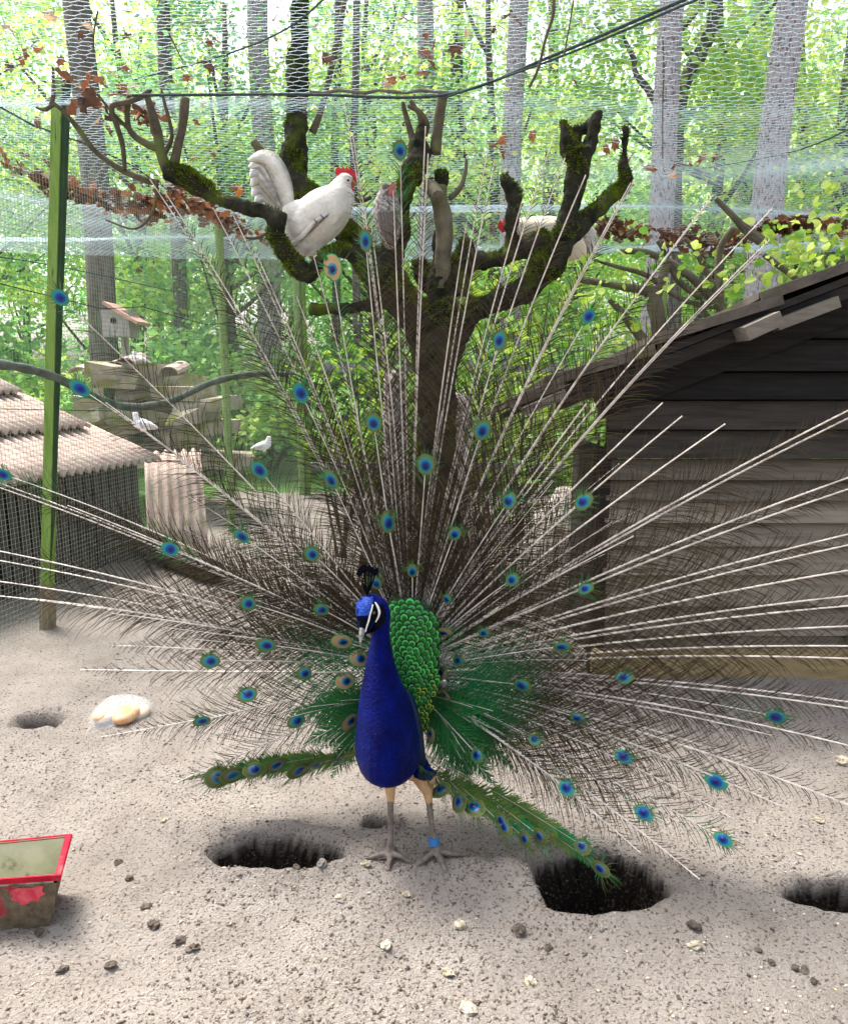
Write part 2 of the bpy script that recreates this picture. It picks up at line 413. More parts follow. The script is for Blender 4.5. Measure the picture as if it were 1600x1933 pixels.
# ---------------------------------------------------------------- overhead bird net (sagging, hexagonal cells)
def net_z(x, y):
    z = 2.60 + .05 * math.sin(y * 2.1 + x * .7) + .035 * nz(x, y, 0, 1.1)
    z -= .09 * math.exp(-((y - 5.65 - .12 * x) / .35) ** 2) + .08 * math.exp(-((y - 7.2) / .4) ** 2)
    z -= .06 * math.exp(-((y - 3.75) / .28) ** 2)
    z += .05 * math.exp(-((x + .0) / .35) ** 2 - ((y - 3.6) / .35) ** 2)
    return z
NX0, NX1, NY0, NY1 = -4.6, 5.6, 2.3, 8.6
def hexnet():
    Vs, Fs = [], []
    cw, ch = .062, .036                    # cell
    rows = int((NY1 - NY0) / ch); cols = int((NX1 - NX0) / cw)
    r = .0013
    def seg(a, b):
        d = b - a; n = Vector((d.y, -d.x, 0))
        if n.length < 1e-6: return
        n.normalize(); k = len(Vs); up = Vector((0, 0, 1)) * r
        for p in (a, b):
            Vs.append(p + n * r - up * .6); Vs.append(p - n * r - up * .6); Vs.append(p + up)
        Fs.extend([(k, k + 1, k + 4, k + 3), (k + 1, k + 2, k + 5, k + 4), (k + 2, k, k + 3, k + 5)])
    def P(x, y):
        x += .03 * nz(x, y, 8, 2.0) + .010 * nz(x, y, 3, 9.0); y += .03 * nz(x, y, 18, 2.0) + .010 * nz(x, y, 13, 9.0)
        return Vector((x, y, net_z(x, y)))
    for j in range(rows):
        y = NY0 + j * ch; half = cw * .5 if j % 2 else 0
        lim = 1.2 + y * .62
        for i in range(cols):
            x = NX0 + i * cw + half
            if x < -lim or x > lim: continue
            a = P(x, y); seg(a, P(x + cw * .5, y + ch * .34)); seg(P(x + cw * .5, y + ch * .34), P(x + cw, y))
            seg(P(x + cw * .5, y + ch * .34), P(x + cw * .5, y + ch))
    return np_mesh('bird_net', Vs, Fs, M_NET)
net = empty('bird_net', (0, 4, 2.5)); tag(net, 'pale sagging bird net stretched overhead with brown leaves caught on it', 'net')
link('netting', hexnet(), net)
def cord(pts, r, m=M_CORD, nm='cord'):
    mb = MB(); mb.tube([Vector(p[:3]) for p in spline(pts, 6)], r, 6); return mb.build(nm, m, net)
cord([W(250, 180, 3.6), W(560, 178, 3.55), W(835, 180, 3.5), W(1050, 102, 3.12), W(1270, 8, 2.75), W(1500, -90, 2.4)], .0060)
cord([W(835, 186, 3.5), W(1050, 110, 3.12), W(1270, 18, 2.75), W(1500, -80, 2.4)], .0042)
cord([W(255, 150, 3.75), W(420, 105, 3.4), W(540, 55, 3.0), W(620, -10, 2.7)], .0035)
cord([W(-40, 480, 4.3), W(120, 505, 5.2), W(350, 555, 7.0)], .004)
cord([W(1620, 235, 3.9), W(1480, 290, 4.6), W(1250, 330, 6.0)], .004)
M_BATTEN = mat('grey_batten', (.10, .09, .08), .9, (.2, .18, .16), nscale=20, stretch=(1, 8, 8))
mb = MB(); mb.tube([W(585 + 26 * k, 173 + 3 * math.sin(k * 2.1), 3.6 - .008 * k) for k in range(11)], [.007 + .002 * math.sin(k * 3.3) for k in range(11)], 7); mb.build('batten', M_BATTEN, net)
# ================================================================== TREES
M_BARK = mat('mossy_bark', (.012, .0135, .009), .95, (.045, .045, .030), nscale=14, bump=.9, bscale=40, bdist=.02, spec=.1,
             third=(.085, .12, .010), tscale=5, tlo=.56, thi=.70)
M_BARK2 = mat('smooth_plane_bark', (.085, .075, .055), .9, (.17, .15, .105), nscale=10, bump=.5, bscale=40, spec=.1, third=(.11, .14, .03), tscale=7, tlo=.58, thi=.75)
M_SPR = mat('young_bark', (.055, .046, .03), .9, (.12, .10, .065), nscale=16, bump=.4, bscale=40, third=(.10, .13, .03), tscale=8, tlo=.58, thi=.72)
M_MOSS = mat('moss', (.06, .09, .010), .95, (.17, .22, .025), nscale=25, spec=.05)
M_TWIG = mat('twig', (.06, .05, .04), .9, (.12, .10, .07), nscale=20)
def limb(mb, rows, n=7, seg=5, wob=.16, knob=.10, m=0):
    """rows: photo x, photo y, depth, radius in photo pixels."""
    q = spline(rows, seg); pts = []; rad = []
    for i, (a, b, Y, r) in enumerate(q):
        pts.append(W(a, b, Y)); rad.append(max(.002, r * S(b, Y) * (1 + knob * nz(a * .03, b * .03, Y, 1.0) * 2)))
    mb.tube(pts, rad, n, m, wob=wob); return pts, rad

tree = empty('pollarded_tree', G(830, 1222)); tree.location.z = 0; PINV[tree.name] = Matrix.Translation(-tree.location)
tag(tree, 'gnarled mossy pollarded tree with poultry perched in its bare limbs', 'tree')
D = 3.68
mb = MB()
limb(mb, [(832, 1260, D, 52), (830, 1150, D, 42), (828, 950, D, 38), (825, 760, D, 38), (822, 690, D, 42), (812, 640, D, 38)], 12)
limb(mb, [(830, 700, D, 40), (800, 620, D, 36), (765, 575, D - .05, 36), (720, 525, D - .1, 38), (705, 490, D - .05, 34)], 10)      # left limb
limb(mb, [(712, 500, D - .1, 26), (740, 480, D - .1, 24), (752, 420, D - .12, 22), (765, 360, D - .1, 22), (785, 310, D - .05, 22), (795, 270, D, 17)], 10)
limb(mb, [(700, 500, D, 30), (670, 478, D, 20), (630, 476, D - .02, 17), (600, 500, D - .04, 16), (590, 515, D - .06, 15)], 9)       # under the white cock
limb(mb, [(596, 524, D - .06, 12), (570, 512, D - .06, 19), (540, 478, D - .06, 20), (522, 442, D - .06, 21), (515, 408, D - .06, 20), (470, 395, D - .05, 14), (420, 378, D - .03, 15), (375, 352, D, 20), (335, 330, D, 25), (312, 322, D, 20)], 10)
limb(mb, [(730, 560, D - .05, 24), (690, 578, D - .08, 14), (640, 581, D - .1, 13), (585, 582, D - .12, 15)], 9)                     # sawn stub
limb(mb, [(828, 690, D, 40), (832, 600, D - .02, 34), (828, 540, D - .04, 26), (832, 480, D - .04, 18), (835, 430, D - .04, 16), (828, 380, D - .04, 17), (835, 340, D - .04, 15), (832, 322, D - .04, 14)], 10)  # central upright
limb(mb, [(832, 545, D, 26), (800, 520, D + .02, 20), (790, 490, D + .02, 14)], 8)
limb(mb, [(835, 660, D, 34), (875, 605, D, 26), (930, 570, D, 22), (985, 548, D - .02, 26), (1030, 505, D - .04, 32), (1058, 460, D - .06, 28), (1072, 400, D - .06, 22), (1085, 345, D - .06, 23), (1095, 310, D - .06, 26), (1092, 280, D - .06, 30)], 11)   # right limb
limb(mb, [(1080, 300, D - .06, 24), (1070, 260, D - .06, 15), (1062, 225, D - .06, 9)], 8)
limb(mb, [(1100, 300, D - .06, 22), (1118, 262, D - .05, 13), (1126, 225, D - .05, 11), (1134, 208, D - .05, 7)], 8)
limb(mb, [(1095, 262, D - .02, 12), (1062, 252, D - .02, 12), (1118, 238, D - .02, 12)], 7)
limb(mb, [(1070, 452, D - .04, 18), (1110, 410, D, 17), (1150, 375, D + .04, 16), (1178, 345, D + .06, 15), (1176, 300, D + .06, 11), (1180, 240, D + .06, 9)], 9)
limb(mb, [(870, 560, D, 20), (880, 500, D, 20), (930, 492, D, 19), (985, 470, D - .02, 20), (1035, 448, D - .04, 20)], 9)            # cross limb
limb(mb, [(962, 490, D - .02, 18), (965, 430, D - .04, 14), (968, 380, D - .04, 15), (958, 345, D - .04, 17), (948, 330, D - .04, 10)], 9)
limb(mb, [(835, 540, D, 20), (870, 490, D + .02, 20), (885, 455, D + .02, 14)], 8)
limb(mb, [(690, 500, D + .1, 24), (650, 430, D + .3, 22), (590, 380, D + .45, 24), (556, 335, D + .5, 27), (556, 290, D + .5, 25), (562, 200, D + .5, 21), (562, 90, D + .5, 19), (566, -30, D + .5, 17)], 10)  # rear upright
limb(mb, [(575, 372, D + .48, 17), (620, 368, D + .45, 9), (645, 372, D + .45, 5)], 7)
limb(mb, [(800, 300, D, 16), (792, 270, D, 14), (798, 235, D, 10)], 8)
tm = fuse(mb, .011, 2, .4)
# knobbly bark
vs = np.empty(len(tm.vertices) * 3); tm.vertices.foreach_get('co', vs); vs = vs.reshape(-1, 3)
ns = np.array([v.normal[:] for v in tm.vertices])
dsp = np.array([.018 * nz(p[0], p[1], p[2], 13.0) + .009 * nz(p[0], p[1], p[2], 38.0) - .004 for p in vs])
vs += ns * dsp[:, None]; tm.vertices.foreach_set('co', vs.ravel()); tm.materials.append(M_BARK)
tm.update(); link('trunk', tm, tree)
mb = MB()
limb(mb, [(833, 545, D - .06, 16), (836, 480, D - .06, 16), (838, 430, D - .06, 16), (830, 385, D - .06, 17), (826, 352, D - .06, 16)], 10, wob=.3)
limb(mb, [(848, 375, D - .06, 6), (868, 355, D - .06, 5), (878, 325, D - .06, 4), (880, 300, D - .06, 3)], 6)
mb.smooth = True; mb.build('pale_limb', M_BARK2, tree)
mb = MB(); limb(mb, [(812, 350, D - .09, 13), (822, 365, D - .13, 13), (826, 372, D - .16, 12)], 9); mb.smooth = True; mb.build('mossy_stub', M_BARK2, tree)
sprouts = [
    [(318, 325, D, 11), (303, 285, D, 10), (298, 250, D, 9), (288, 215, D, 8), (278, 180, D, 6)],
    [(328, 318, D, 10), (338, 270, D, 9), (346, 230, D, 8), (350, 185, D, 8)],
    [(300, 280, D, 8), (265, 265, D, 7), (245, 245, D, 6), (240, 215, D, 5), (245, 180, D, 5)],
    [(255, 255, D, 5), (215, 215, D, 3), (170, 160, D, 2)],
    [(300, 345, D, 7), (270, 338, D, 6), (225, 318, D, 6), (180, 285, D, 5), (150, 245, D, 5), (125, 215, D, 4), (105, 198, D, 4), (98, 200, D, 4), (85, 207, D, 4), (68, 203, D, 2)],
    [(96, 201, D, 4), (102, 175, D, 4), (101, 150, D, 3), (100, 125, D, 2)],
    [(236, 320, D - .02, 4), (232, 275, D - .02, 5), (222, 240, D - .02, 5), (211, 208, D - .02, 5), (216, 198, D - .02, 5), (240, 193, D - .02, 5), (268, 182, D - .02, 5), (286, 168, D - .02, 4)],
    [(310, 290, D, 6), (325, 255, D, 4), (310, 190, D, 3), (305, 170, D, 2)],
    [(297, 345, D, 4), (292, 390, D, 3), (275, 420, D, 2.5), (248, 432, D, 2), (200, 415, D, 1.5)],
    [(800, 255, D, 8), (805, 235, D, 6), (790, 210, D, 5), (770, 200, D, 4)],
    [(785, 285, D, 8), (775, 250, D, 6), (765, 215, D, 5), (760, 193, D, 4)],
    [(820, 290, D, 12), (826, 250, D, 11), (830, 210, D, 10), (836, 178, D, 9)],
    [(795, 235, D, 5), (790, 215, D, 4), (775, 190, D, 4)],
    [(500, 300, D + .5, 12), (488, 280, D + .5, 9), (478, 268, D + .5, 7)], [(545, 330, D + .5, 10), (510, 305, D + .5, 9), (500, 285, D + .5, 8)],
    [(590, 250, D + .5, 7), (610, 195, D + .5, 6), (640, 60, D + .5, 6), (650, 0, D + .5, 5)],
    [(505, 440, D, 3), (480, 450, D, 3), (462, 448, D, 2)],
    [(700, 372, D + .3, 4), (680, 380, D + .3, 4), (668, 372, D + .3, 3)],
]
for s in sprouts:
    mb = MB(); limb(mb, s, 7, 5, .15, .08); mb.smooth = True; mb.build('sprout', M_SPR, tree)
# moss tufts over the upper sides
def tufts(me, parent, n, size, seed, ymin=-9, thr=-.05):
    r = random.Random(seed); polys = me.polygons; Vs = []; Fs = []; k = 0
    while k < n:
        p = polys[r.randrange(len(polys))]; c = p.center; nn = p.normal
        w_ = nz(c.x, c.y, c.z, 7.0) + .45 * nn.z
        if w_ < thr + r.random() * .35 or c.z < .8: continue
        s = size * r.uniform(.5, 1.3); d = (nn + Vector((r.uniform(-1, 1), r.uniform(-1, 1), r.uniform(-.3, 1.0))) * .8).normalized()
        t = d.orthogonal().normalized(); t = Matrix.Rotation(r.uniform(0, 6.28), 3, d) @ t
        b = len(Vs); Vs += [c + t * s * .28 - nn * .003, c - t * s * .28 - nn * .003, c + d * s]; Fs.append((b, b + 1, b + 2)); k += 1
    o = link('moss', np_mesh('moss', Vs, Fs, M_MOSS), parent); o['kind'] = 'stuff'
tufts(tm, tree, 30000, .014, 5, thr=.12)

# ---------------------------------------------------------------- leaves and crowns
def leaf_mesh(name, centers, per, spread, size, mats, seed, flat=.5, fold=False):
    r = np.random.RandomState(seed); C = np.repeat(np.asarray(centers, float), per, 0); n = len(C)
    sp = np.asarray(spread, float)
    P = C + r.normal(size=(n, 3)) * sp
    d = r.normal(size=(n, 3)); d[:, 2] *= flat; d /= np.linalg.norm(d, axis=1)[:, None]
    q = r.normal(size=(n, 3)); q[:, 2] *= .7; s = np.cross(d, q); s /= np.linalg.norm(s, axis=1)[:, None]
    L = size * r.uniform(.6, 1.3, n)[:, None]
    V = np.stack([P - d * L * .5, P + s * L * .30 + d * L * .05, P + d * L * .5, P - s * L * .30 + d * L * .05], 1).reshape(-1, 3)
    F = np.arange(n * 4).reshape(n, 4)
    if fold:      # rounder near leaves: two halves folded along the midrib
        up = np.cross(s, d); c_ = r.uniform(.05, .22, n)[:, None]
        A, Z_ = P - d * L * .5, P + d * L * .55
        def sd_(k): return [P + s * L * k * .34 - d * L * .25 + up * L * c_, P + s * L * k * .36 + d * L * .15 + up * L * c_]
        a1, a2 = sd_(1); b1, b2 = sd_(-1)
        V = np.stack([A, a1, a2, Z_, b2, b1], 1).reshape(-1, 3); i0 = np.arange(n)[:, None] * 6
        F = np.concatenate([i0 + np.array([[0, 1, 2, 3]]), i0 + np.array([[0, 3, 4, 5]])], 0)
    # leaves of one clump share a tone
    mi = np.repeat(r.randint(0, len(mats), len(centers)), per)
    mi = np.where(r.rand(n) < .25, r.randint(0, len(mats), n), mi)
    if fold: mi = np.concatenate([mi, mi])
    return np_mesh(name, V, F, mats, mi)
LF = [mat('leaf_lime', (.44, .62, .14), .5, transl=.62, spec=.3), mat('leaf_green', (.28, .52, .16), .5, transl=.62, spec=.3),
      mat('leaf_deep', (.16, .36, .15), .5, transl=.6, spec=.3), mat('leaf_yellow', (.56, .68, .18), .5, transl=.62, spec=.3)]
def crown_centers(seed, n, rx, rz, zc, low=0):
    r = random.Random(seed); out = []
    while len(out) < n:
        p = Vector((r.uniform(-1, 1), r.uniform(-1, 1), r.uniform(-1, 1)))
        if p.length > 1 or p.length < .25 * r.random(): continue
        if nz(p.x, p.y, p.z + seed, 2.2) < -.12: continue
        out.append((p.x * rx, p.y * rx, zc + p.z * rz))
    return out
CROWNS = []
for sd_, mm in ((1, [LF[0], LF[1], LF[3]]), (2, [LF[1], LF[0], LF[2]]), (3, [LF[3], LF[0], LF[1], LF[1]]), (4, [LF[2], LF[1]])):
    cc = crown_centers(sd_, 78, 2.5, 4.2, 5.6)
    CROWNS.append((leaf_mesh('crown', cc, 135, (.40, .40, .26), .135, mm, sd_), cc))
M_TRUNK = mat('grey_bark', (.10, .09, .08), .95, (.22, .20, .17), nscale=5, stretch=(3, 3, .7), bump=.8, bscale=18, bdist=.03, spec=.1)
M_PINE = mat('pinkish_pine_bark', (.46, .42, .44), .95, (.68, .63, .67), nscale=5, stretch=(5, 5, 2.2), bump=1.0, bscale=12, bdist=.05, spec=.1,
             third=(.24, .19, .20), tscale=8, tlo=.53, thi=.62)
M_NEEDLE = mat('pine_needles', (.05, .12, .05), .6, transl=.2)
TRUNKS = []
for sd_, (me_, cc) in enumerate(CROWNS):
    r = random.Random(sd_ + 50); mb = MB()
    tp = [Vector((.12 * math.sin(k * .9 + sd_), .1 * math.cos(k * .7), -.2 + k * 1.0)) for k in range(10)]
    mb.tube(tp, [.17 - .014 * k for k in range(10)], 9, wob=.1)
    for k in range(16):
        c = Vector(cc[r.randrange(len(cc))]); h = min(8.5, max(1.2, c.z - r.uniform(.5, 2.0))); a = tp[int(h)] .lerp(tp[min(9, int(h) + 1)], h % 1)
        mid = a.lerp(c, .5) + Vector((0, 0, -.15)); mb.tube([Vector(p) for p in spline([a, mid, c], 4)], [.055 - .005 * i for i in range(9)], 5)
    mb.smooth = True; TRUNKS.append(mb.mesh('trunk', M_TRUNK))
def broadleaf(x, y, k, s, rz, label, group, sz=None):
    o = empty('broadleaf_tree', (x, y, 0)); o.scale = (s, s, sz or s); o.rotation_euler.z = rz; tag(o, label, 'tree', group)
    for nm, me in (('trunk', TRUNKS[k]), ('crown', CROWNS[k][0])):
        c = bpy.data.objects.new(nm, me); COL.objects.link(c); c.parent = o
    return o
GL = ['sunlit lime-green broadleaf tree standing behind the aviary', 'mid-green broadleaf tree standing behind the aviary',
      'yellowish-green broadleaf tree standing behind the aviary', 'dark green broadleaf tree standing deep in the wood']
spots = [(-7.6, 12.5, 1), (-5.2, 14.5, 0), (-3.1, 12.8, 1), (-1.0, 15.5, 1), (1.1, 13.5, 0), (2.9, 16.0, 2), (4.6, 13.0, 2), (6.6, 14.5, 0), (8.4, 12.4, 2),
         (-9.6, 17, 3), (-6.4, 19, 1), (-3.9, 20, 3), (-1.6, 19.5, 1), (.6, 20.5, 1), (3.4, 21, 0), (6.2, 19.5, 2), (9.0, 18.5, 0), (11.4, 20, 1),
         (-12, 24, 3), (-8, 26, 3), (-4.5, 27, 1), (0, 27, 3), (4.5, 28, 1), (8.5, 26, 2), (13, 27, 0)]
rr = random.Random(21)
for x, y, k in spots:
    far = y / 20.0
    broadleaf(x, y, k, rr.uniform(.72, .92) * (.8 + .35 * far), rr.uniform(0, 6.28), GL[k], ['lime trees behind', 'green trees behind', 'yellowish trees behind', 'dark trees behind'][k])
# shrubs of the understorey
SHR = []
for i in range(3):
    cc = crown_centers(70 + i, 42, 1.0, .75, .85)
    mb = MB(); r = random.Random(i)
    for k in range(9):
        c = cc[r.randrange(len(cc))]; mb.tube([(0, 0, -.1), (c[0] * .4, c[1] * .4, c[2] * .6), c], [.03, .018, .008], 5)
    SHR.append((leaf_mesh('crown', cc, 60, (.16, .16, .12), .11, [[LF[1], LF[2]], [LF[0], LF[1]], [LF[3], LF[0]]][i], 80 + i), mb.mesh('stem', M_TWIG)))
SL = ['dark green shrub growing among the trunks', 'fresh green shrub growing among the trunks', 'yellow-green shrub growing just outside the rear fence']
for x, y, k, s in [(-6.5, 11, 0, 1.5), (-4.9, 10.2, 1, 1.0), (-3.6, 11.5, 0, 1.3), (-2.2, 10.8, 1, 1.1), (-.9, 11.8, 0, 1.2), (.2, 10.2, 1, .9), (1.3, 9.9, 2, .9), (2.4, 11, 1, 1.2),
                   (3.6, 10.2, 2, 1.0), (5.0, 10.5, 1, 1.4), (6.5, 11, 2, 1.5), (8.2, 11.2, 1, 1.6), (-8.4, 11.8, 0, 1.6), (-.55, 9.6, 2, .55), (.75, 9.3, 2, .5)]:
    o = empty('shrub', (x, y, 0)); o.scale = (s, s, s); o.rotation_euler.z = rr.uniform(0, 6.28); tag(o, SL[k], 'shrub', ['dark shrubs', 'green shrubs', 'yellow shrubs'][k])
    for nm, me in (('stem', SHR[k][1]), ('crown', SHR[k][0])):
        c = bpy.data.objects.new(nm, me); COL.objects.link(c); c.parent = o
# pines: photo x at mid height, depth, radius, lean
pc = crown_centers(30, 26, 1.8, 1.6, 14.0)
PINE_CROWN = leaf_mesh('crown', pc, 70, (.4, .4, .25), .22, [M_NEEDLE], 31)
def pine(px, Y, r, lean, label, group, m=M_PINE, h=13.5):
    p = W(px, 400, Y); p.z = 0; o = empty('pine_tree', p); tag(o, label, 'tree', group)
    mb = MB(); pts = [p + Vector((lean * k * .9 + .03 * math.sin(k * 1.3 + px), 0, -.2 + k * h / 14)) for k in range(15)]
    mb.tube(pts, [r * (1.08 - .035 * k) for k in range(15)], 12, wob=.05); mb.smooth = True; mb.build('trunk', m, o)
    c = bpy.data.objects.new('crown', PINE_CROWN); COL.objects.link(c); c.parent = o; c.location = (lean * 13, 0, h - 13.5)
for px, Y, r, l, lab in [(1235, 10.2, .165, .02, 'pale pine trunk with a crooked limbed tree close beside it'), (1432, 9.6, .19, .035, 'broad pale pine trunk leaning outwards behind the leafy pollard'),
                         (960, 11.5, .155, .01, 'pale pine trunk rising behind the half hidden cream-white fowl'), (505, 13, .19, -.005, "pale pine trunk rising behind the cockerel's arched tail"),
                         (805, 14, .17, 0, 'pale pine trunk rising behind the short middle uprights of the mossy tree'), (335, 16, .2, -.01, 'pale pine trunk far behind the burl with bare sprouts'),
                         (1400, 15, .2, .01, "slender far pine trunk showing between the leafy pollard's branches")]:
    pine(px, Y, r, l, lab, 'pale pines')
pine(185, 9.8, .17, -.01, 'thick dark trunk with a nest box beside it behind the side fence', None, M_TRUNK)
for px, Y, r, l, lab in [(330, 12, .11, 0, 'slim grey trunk between the nest box and the limb the cockerel stands on'), (862, 15, .14, .0, 'grey trunk behind the thin side twig of the pale upright limb'), (620, 14, .08, .03, 'thin grey trunk leaning between the cockerel and the batten'),
                         (1582, 13, .16, .0, 'grey trunk beyond the yellow-green leaves over the shed roof'), (665, 12, .06, .012, "very thin grey trunk behind the cockerel's red comb"), (1035, 17, .14, 0, 'grey trunk far behind the forked top of the right limb')]:
    pine(px, Y, r, l, lab, 'grey trunks', M_TRUNK)
# crooked tree with bare limbs at upper right
ct = empty('crooked_tree', (W(1275, 400, 11.5).x, 11.5, 0)); tag(ct, 'crooked grey limbed tree beside the pale pine trunk', 'tree')
mb = MB()
limb(mb, [(1275, 800, 11.5, 14), (1272, 500, 11.5, 13), (1278, 250, 11.5, 12), (1290, 160, 11.5, 13), (1325, 95, 11.5, 13), (1345, 40, 11.5, 12), (1360, -60, 11.5, 10)], 9)
limb(mb, [(1272, 300, 11.5, 8), (1235, 190, 11.5, 7), (1200, 140, 11.5, 6), (1195, 110, 11.5, 5), (1170, 60, 11.5, 3)], 7)
limb(mb, [(1278, 60, 11.4, 6), (1310, 25, 11.4, 6), (1340, -20, 11.4, 5)], 7)
mb.smooth = True; mb.build('trunk', M_TRUNK, ct)
c = link('crown', leaf_mesh('crown', [tuple(W(px, py, 11.5 + rr.uniform(-.6, .6))) for px, py in [(1190, 60), (1170, 20), (1350, 150), (1380, 60), (1250, -20), (1330, -30), (1300, 250), (1390, 200), (1400, 100)] for _ in range(3)], 45, (.3, .3, .22), .15, [LF[0], LF[3], LF[1]], 9), ct)

# ---------------------------------------------------------------- leafy pollard behind the shed
pt_ = empty('leafy_pollard', G(1260, 1010)); pt_.location = (W(1260, 700, 5.6).x, 5.6, 0); PINV[pt_.name] = Matrix.Translation(-pt_.location)
tag(pt_, 'low spreading pollard with fresh yellow-green leaves behind the wooden shed', 'tree')
mb = MB(); E = 5.6
limb(mb, [(1262, 960, E, 24), (1258, 800, E, 22), (1255, 680, E, 20), (1240, 600, E, 17), (1230, 555, E, 15), (1212, 548, E, 9), (1140, 535, E, 7), (1090, 528, E, 6)], 8)
limb(mb, [(1235, 580, E, 10), (1250, 520, E, 9), (1265, 495, E, 8)], 8)
limb(mb, [(1400, 640, E, 12), (1345, 565, E, 9), (1300, 520, E, 8), (1250, 490, E, 8), (1215, 476, E, 7), (1170, 474, E, 5)], 8)
limb(mb, [(1360, 600, E, 10), (1356, 540, E, 8), (1358, 470, E, 6), (1385, 430, E - .1, 6)], 7)
limb(mb, [(1355, 560, E, 6), (1330, 510, E, 5), (1310, 470, E, 5), (1290, 450, E, 4)], 7)
limb(mb, [(1320, 560, E, 6), (1280, 530, E, 6), (1250, 470, E, 5), (1240, 455, E, 4)], 7)
limb(mb, [(1440, 590, E, 7), (1300, 570, E, 5), (1220, 520, E, 5), (1170, 505, E, 4), (1120, 490, E, 3)], 7)
limb(mb, [(1520, 540, E, 6), (1460, 495, E, 5), (1440, 480, E, 5)], 7)
limb(mb, [(1250, 690, E, 14), (1180, 600, E, 8), (1150, 565, E, 7)], 7)
mb.smooth = True; mb.build('trunk', M_BARK2, pt_)
mb = MB(); limb(mb, [(1436, 455, E - .5, 9), (1405, 432, E - .5, 8), (1380, 405, E - .5, 6), (1350, 375, E - .5, 4)], 7); mb.build('cut_branch', M_BARK2, pt_)
lc = []
for px, py, n in [(1150, 500, 4), (1120, 560, 5), (1160, 620, 5), (1090, 640, 4), (1230, 490, 4), (1300, 500, 3), (1470, 470, 6), (1520, 460, 8), (1570, 470, 8), (1590, 330, 5), (1560, 320, 3), (1530, 430, 5), (1440, 520, 3), (1330, 560, 3), (1210, 560, 3), (1480, 430, 3), (1600, 440, 5), (1075, 520, 3)]:
    for _ in range(n):
        lc.append(tuple(W(px + rr.gauss(0, 26), py + rr.gauss(0, 20), E + rr.uniform(-.4, .4))))
M_FRESH = mat('fresh_leaf', (.34, .50, .06), .45, transl=.55); M_FRESH2 = mat('fresh_leaf_green', (.18, .38, .05), .45, transl=.5)
link('crown', leaf_mesh('crown', lc, 5, (.11, .11, .08), .066, [M_FRESH, M_FRESH2, LF[3]], 14, fold=True), pt_)
# low green plants round the foot of the mossy tree
for i, (px, py, Y, n) in enumerate([(690, 790, 5.2, 22), (930, 640, 5.0, 22), (760, 730, 5.4, 10), (1075, 860, 4.8, 12), (980, 600, 5.5, 14), (640, 720, 5.6, 10)]):
    p = W(px, py, Y); o = empty('sapling', (p.x, p.y, 0)); tag(o, 'young yellow-green sapling growing behind the mossy tree', 'sapling', 'saplings behind the mossy tree')
    mb = MB(); cs = []
    for k in range(n):
        c = p + Vector((rr.gauss(0, .22), rr.gauss(0, .2), rr.gauss(0, .22))); c.z = max(c.z, .12); cs.append(tuple(c))
        if k < 6: mb.tube([(p.x + rr.uniform(-.05, .05), p.y, -.05), ((p.x + c.x) / 2, (p.y + c.y) / 2, c.z * .55), c], [.012, .008, .003], 5)
    mb.build('stem', M_TWIG, o); link('crown', leaf_mesh('crown', cs, 14, (.10, .10, .08), .06, [M_FRESH, M_FRESH2, LF[1]], 40 + i, fold=True), o)
# ================================================================== WOODEN SHED
M_BOARDS = [mat('weathered_board_%d' % i, c, .9, c2, nscale=5, stretch=(.7, 6, 9), bump=.6, bscale=14, bdist=.006, spec=.15, third=(.05, .042, .035), tscale=4, tlo=.62, thi=.8)
            for i, (c, c2) in enumerate([((.17, .142, .11), (.27, .23, .18)), ((.15, .125, .098), (.24, .205, .165)), ((.185, .156, .122), (.28, .24, .19))])]
M_DARKW = mat('dark_stained_wood', (.018, .016, .014), .85, (.034, .030, .027), nscale=5, stretch=(.8, 6, 9), bump=.5, bscale=15)
M_ROOF = mat('mossy_roof_sheet', (.06, .05, .042), .9, (.13, .11, .09), nscale=8, bump=.6, bscale=25, third=(.09, .11, .03), tscale=6, tlo=.56, thi=.7)
M_PALEW = mat('pale_timber', (.13, .115, .095), .85, (.20, .175, .145), nscale=8, stretch=(1, 6, 6), bump=.3, bscale=20)
YW = 3.36; RF = 3.08; RB = 4.1                         # wall face, roof front edge, roof back
rl0, rl1 = W(960, 776, RF), W(1600, 527, RF)           # verge line of the roof
slope = (rl1.z - rl0.z) / (rl1.x - rl0.x)
def roof_z(x): return rl0.z + slope * (x - rl0.x)
XL = W(1140, 900, YW).x; XR = 2.62; XE = 4.1            # left wall corner, ridge, far corner
shed = empty('wooden_shed', (XL, YW, 0)); tag(shed, 'low dark weatherboarded shed with overlapping roof sheets beside the peacock', 'shed')
def roof_zz(x): return roof_z(x) if x < XR else roof_z(XR) - slope * (x - XR)
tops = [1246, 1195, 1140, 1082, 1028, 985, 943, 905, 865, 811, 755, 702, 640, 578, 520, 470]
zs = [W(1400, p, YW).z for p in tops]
M_MID = [mat('half_shaded_board_%d' % i, c, .9, c2, nscale=5, stretch=(.7, 6, 9), bump=.6, bscale=14, bdist=.006, spec=.15) for i, (c, c2) in enumerate([((.095, .08, .062), (.155, .132, .105)), ((.034, .030, .026), (.062, .054, .046))])]
M_UP = [mat('shaded_board_%d' % i, c, .9, c2, nscale=5, stretch=(.7, 6, 9), bump=.6, bscale=14, bdist=.006, spec=.15) for i, (c, c2) in enumerate([((.012, .011, .010), (.023, .021, .020)), ((.014, .013, .012), (.027, .025, .023))])]  # mid and upper boards coloured darker to paint in the roof overhang's shade
